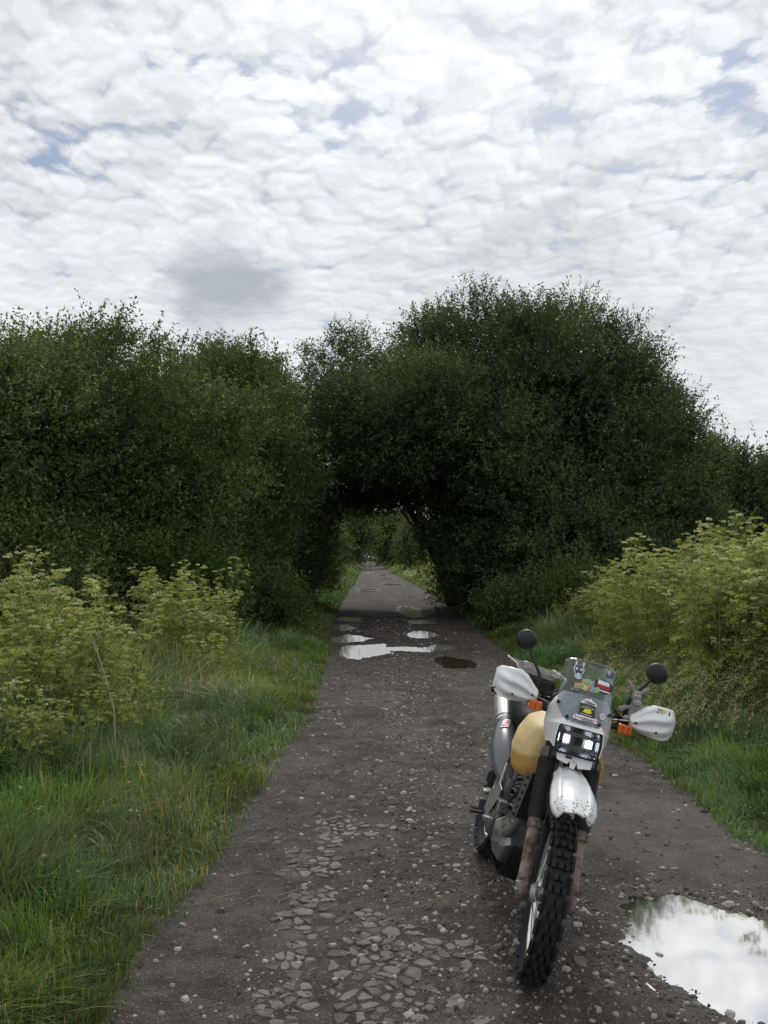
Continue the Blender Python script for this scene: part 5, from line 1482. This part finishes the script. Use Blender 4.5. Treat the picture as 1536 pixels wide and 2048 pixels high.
for i in range(9):
    t = 2 * PI * i / 9; bo.tube([(.52 + .106 * math.cos(t) * 1.12, -.118, .365 + .100 * math.sin(t)), (.52 + .106 * math.cos(t) * 1.12, -.132, .365 + .100 * math.sin(t))], .0065, 8)
part(bo, 'cover_bolts', 'steel', eng)
part(MB().tube([(.52, -.150, .365), (.52, -.163, .365)], [.045, .040], 20), 'oil_filter_cap', 'alu', eng)
hs_ = MB().tube([(.70, -.10, .47), (.80, -.135, .52), (.90, -.125, .60), (.97, -.11, .74)], .008, 8); part(hs_, 'oil_hose', 'black', eng, smooth=True)
hs_ = MB().tube([(.66, -.12, .45), (.74, -.150, .46), (.86, -.140, .52), (.96, -.10, .52)], .008, 8); part(hs_, 'oil_hose', 'black', eng, smooth=True)
hs_ = MB().tube([(.50, -.12, .50), (.47, -.145, .58), (.50, -.13, .68), (.60, -.08, .74)], .006, 8); part(hs_, 'breather_hose', 'black', eng, smooth=True)
pts = [Vector((.30, -.0, .42)).lerp(Vector((.42, 0, .76)), i / 80) + Vector((.032 * math.cos(i * .7), .032 * math.sin(i * .7), 0)) for i in range(81)]
part(MB().tube(pts, .006, 6), 'shock_spring', 'steel', smooth=True)
part(MB().box((.66, -.13, .455), (.07, .05, .06)).tube([(.64, -.15, .47), (.56, -.155, .55), (.50, -.14, .64)], .009, 8), 'oil_pipe_fitting', 'steel', eng, bevel=.008)
part(MB().prism([(.86, -.178, .425), (.865, -.135, .465), (.88, -.098, .415), (.90, -.082, .345), (.88, -.115, .318), (.86, -.168, .328)], (-.006, -.004, 0)), 'case_guard', 'alu', bevel=.002)
part(MB().prism([(.40, -.165, .45), (.58, -.163, .545), (.66, -.158, .535), (.60, -.165, .42), (.50, -.170, .31), (.40, -.168, .31)], (0, .006, 0)), 'brake_heel_plate', 'alu', bevel=.002)
sk = MB().grid(lambda u, v: (.97 - .42 * u ** 1.3, (v - .5) * .17, .36 - .20 * min(1, u * 2.2) + .015 * abs(v - .5)), 12, 6); part(sk, 'bash_plate', 'black_metal', solid=.005)
fmn = MB().tube([(1.10, 0, .93), (1.06, 0, .80), (.98, 0, .55), (.94, 0, .38), (.86, .09, .24), (.50, .10, .22)], .019, 10)
for sg in (-1, 1):
    fmn.tube([(1.10, 0, .93), (.80, sg * .06, .84), (.45, sg * .10, .78), (.40, sg * .105, .50), (.42, sg * .105, .34)], .016, 10)
    fmn.tube([(.45, sg * .10, .80), (.1, sg * .10, .84), (-.36, sg * .09, .90)], .012, 8); fmn.tube([(.42, sg * .105, .50), (.12, sg * .11, .80)], .011, 8)
fmn.tube([fk(.58, 0, -.065), fk(.85, 0, -.065)], .028, 14)
part(fmn, 'frame', 'black_metal', smooth=True)
for sg in (-1, 1): part(MB().tube([(.46, sg * .095, .39), (.2, sg * .10, .36), (-.03, sg * .098, .325)], [.028, .024, .02], 8), 'swingarm', 'alu', smooth=True)
# oil cooler behind its guard on the right
def oc(a, b, d=0.): return Vector((.975 + .075 * b + d, -.135 + .105 * a, .500 + .268 * b))
oco = part(MB().prism([oc(0, 0), oc(1, 0), oc(1, 1), oc(0, 1)], (-.03, 0, .008)), 'oil_cooler', 'mesh')
gm = MB()
for i in range(15): gm.tube([oc(.08, i / 14., .012), oc(1, i / 14. + .02, .012)], .0016, 4, cap=False)
for i in range(13): gm.tube([oc(.08 + .92 * i / 12., 0, .012), oc(.08 + .92 * i / 12., 1, .012)], .0013, 4, cap=False)
part(gm, 'cooler_mesh', 'black_metal', oco)
gs = MB(); V = []
part(MB().prism([oc(-.15, -.04, .014), oc(.12, -.04, .014), oc(.12, 1.03, .014), oc(-.15, 1.03, .014)], (-.003, 0, 0)), 'cooler_bracket', 'alu', oco)
for i in range(7):
    c = oc(-.015, .06 + i * .145, .0155); part(MB().poly([c + Vector((.0, .0062 * math.cos(t), .0085 * math.sin(t))) for t in np.linspace(0, 2 * PI, 14, endpoint=False)]), 'bracket_hole', 'black', oco)
part(MB().tube([oc(.1, 1.03, .0), oc(.6, 1.05, 0), oc(1., 1.03, 0)], .010, 8), 'cooler_hose', 'black', oco, smooth=True)
# pegs, pedal, stand
for sg in (-1, 1):
    pg = MB().tube([(.45, sg * .115, .315), (.45, sg * .165, .33)], .013, 8); pg.box((.45, sg * .200, .338), (.045, .085, .014), Matrix.Rotation(R(-8 * sg), 3, 'X'))
    for i in range(7):
        for dx in (-.018, .018): pg.box((.45 + dx, sg * (.163 + i * .0125), .352 - .0005 * i), (.006, .006, .014))
    part(pg, 'footpeg', 'black_metal')
part(MB().tube([(.44, -.145, .30), (.58, -.165, .345), (.66, -.165, .37)], .008, 8).box((.68, -.185, .375), (.04, .05, .02)), 'brake_pedal', 'steel')
part(MB().box((.36, -.165, .420), (.085, .05, .05), Matrix.Rotation(R(12), 3, 'X')), 'brake_reservoir', 'alu', bevel=.006)
# side stand: foot reaches the ground on the left
fy = .345; fz = fy * math.tan(LEAN) + .004
ss_ = MB().tube([(.47, .115, .31), (.50, .20, .22), (.52, fy, fz)], [.014, .012, .011], 10); ss_.box((.53, fy, fz + .002), (.09, .045, .010), Matrix.Rotation(LEAN, 3, 'X'))
part(ss_, 'side_stand', 'black_metal')
# cables round the headstock
for k, (y0, y1) in enumerate(((-.20, .05), (.20, -.05), (-.16, -.03))):
    part(MB().tube([(1.085, y0, 1.095), (1.13, y0 * .6, 1.16), (1.14, (y0 + y1) / 2, 1.15), (1.10, y1, 1.02), (1.02, y1, .93)], .0045, 6), 'control_cable', 'black', st=True, smooth=True)

# ---------------------------------------------------------------- plush donkey sitting on the left handlebar
MAT['plush'] = simple('grey_plush', (.30, .28, .26), .95, 0, .3, 120., .1, bmp=1.0)
MAT['plush_light'] = simple('pale_plush', (.36, .345, .33), .95, 0, .25, 120., .1, bmp=1.0)
def plush():
    W_ = lambda v: M_BIKE @ steer(v)
    base = W_((1.04, .25, 1.09))
    def build(mb, name, m, parent=None, vox=0.):
        mb.xf(lambda v: W_(v) - base)
        o = mb.build(name, MAT[m], parent, smooth=True)
        if vox:
            md = o.modifiers.new('remesh', 'REMESH'); md.mode = 'VOXEL'; md.voxel_size = vox; md.use_smooth_shade = True
            md = o.modifiers.new('smooth', 'SMOOTH'); md.iterations = 4
        return o
    x0 = 1.055
    b = MB()
    b.ball((x0, .252, 1.128), (.032, .040, .048), 14, 10)                     # belly
    b.ball((x0 + .004, .248, 1.165), (.026, .030, .026), 12, 8)
    b.ball((x0 + .012, .240, 1.215), (.026, .0235, .032), 14, 10)            # head
    for p, q in (((x0, .228, 1.168), (x0 + .01, .182, 1.142)), ((x0, .268, 1.172), (x0 + .005, .302, 1.166))):
        m_ = ((p[0] + q[0]) / 2 + .004, (p[1] + q[1]) / 2, (p[2] + q[2]) / 2 + .006); b.tube([p, m_, q], [.013, .012, .012], 10); b.ball(q, .0145, 10, 7)
    for p, q in (((x0 + .01, .236, 1.105), (x0 + .055, .208, 1.112)), ((x0 + .01, .268, 1.105), (x0 + .055, .290, 1.108))):
        b.tube([p, q], [.016, .014], 10); b.ball(q, .017, 10, 7)
    for tip, root in (((x0, .190, 1.282), (x0 + .005, .228, 1.236)), ((x0, .292, 1.270), (x0 + .005, .254, 1.236))):
        r0 = Vector(root); t_ = Vector(tip); b.tube([r0, r0.lerp(t_, .5), r0.lerp(t_, .9), t_], [.008, .0125, .0095, .005], 10)
    body = build(b, 'plush_donkey', 'plush', None, .0035)
    body.location = base
    tag(body, 'small grey plush donkey sitting behind the left handguard of the motorcycle', 'toy')
    build(MB().ball((x0 + .026, .246, 1.192), (.022, .021, .017), 14, 10), 'muzzle', 'plush_light', body)
    for sg in (-1, 1):
        build(MB().ball((x0 + .0335, .240 + sg * .0085, 1.223), (.005, .0052, .0068), 10, 8), 'eye', 'white', body)
        build(MB().ball((x0 + .0375, .240 + sg * .0080, 1.2225), (.003, .0028, .0035), 8, 6), 'pupil', 'black', body)
        build(MB().ball((x0 + .046, .246 + sg * .009, 1.1945), (.002, .002, .002), 6, 5), 'nostril', 'black', body)
plush()

# ---------------------------------------------------------------- straws on the lane edge
def straws():
    r = random.Random(77)
    for k in range(26):
        px, py = (r.gauss(500, 40), r.gauss(1690, 45)) if k < 18 else (r.uniform(520, 900), r.uniform(1650, 1950))
        x, y = ground_pt(px, py); L = r.uniform(.05, .22); a = r.uniform(-.2, 1.2); mb = MB(); P = []
        for t in (0, .35, .7, 1.):
            X = (t - .5) * L * math.cos(a) + r.gauss(0, .006); Y = (t - .5) * L * math.sin(a) + r.gauss(0, .006)
            P.append((X, Y, max(float(road_z(x + X, y + Y)), -.02 if x < 1 else -.02) + .004 + .012 * math.sin(PI * t) * r.random()))
        mb.tube(P, [.0016, .0018, .0016, .001], 4); o = mb.build('straw', MAT['dry_stem']); o.location = (x, y, 0)
        tag(o, 'thin dry straw lying on the gravel of the lane', 'straw', 'dry straws on the lane')
straws()
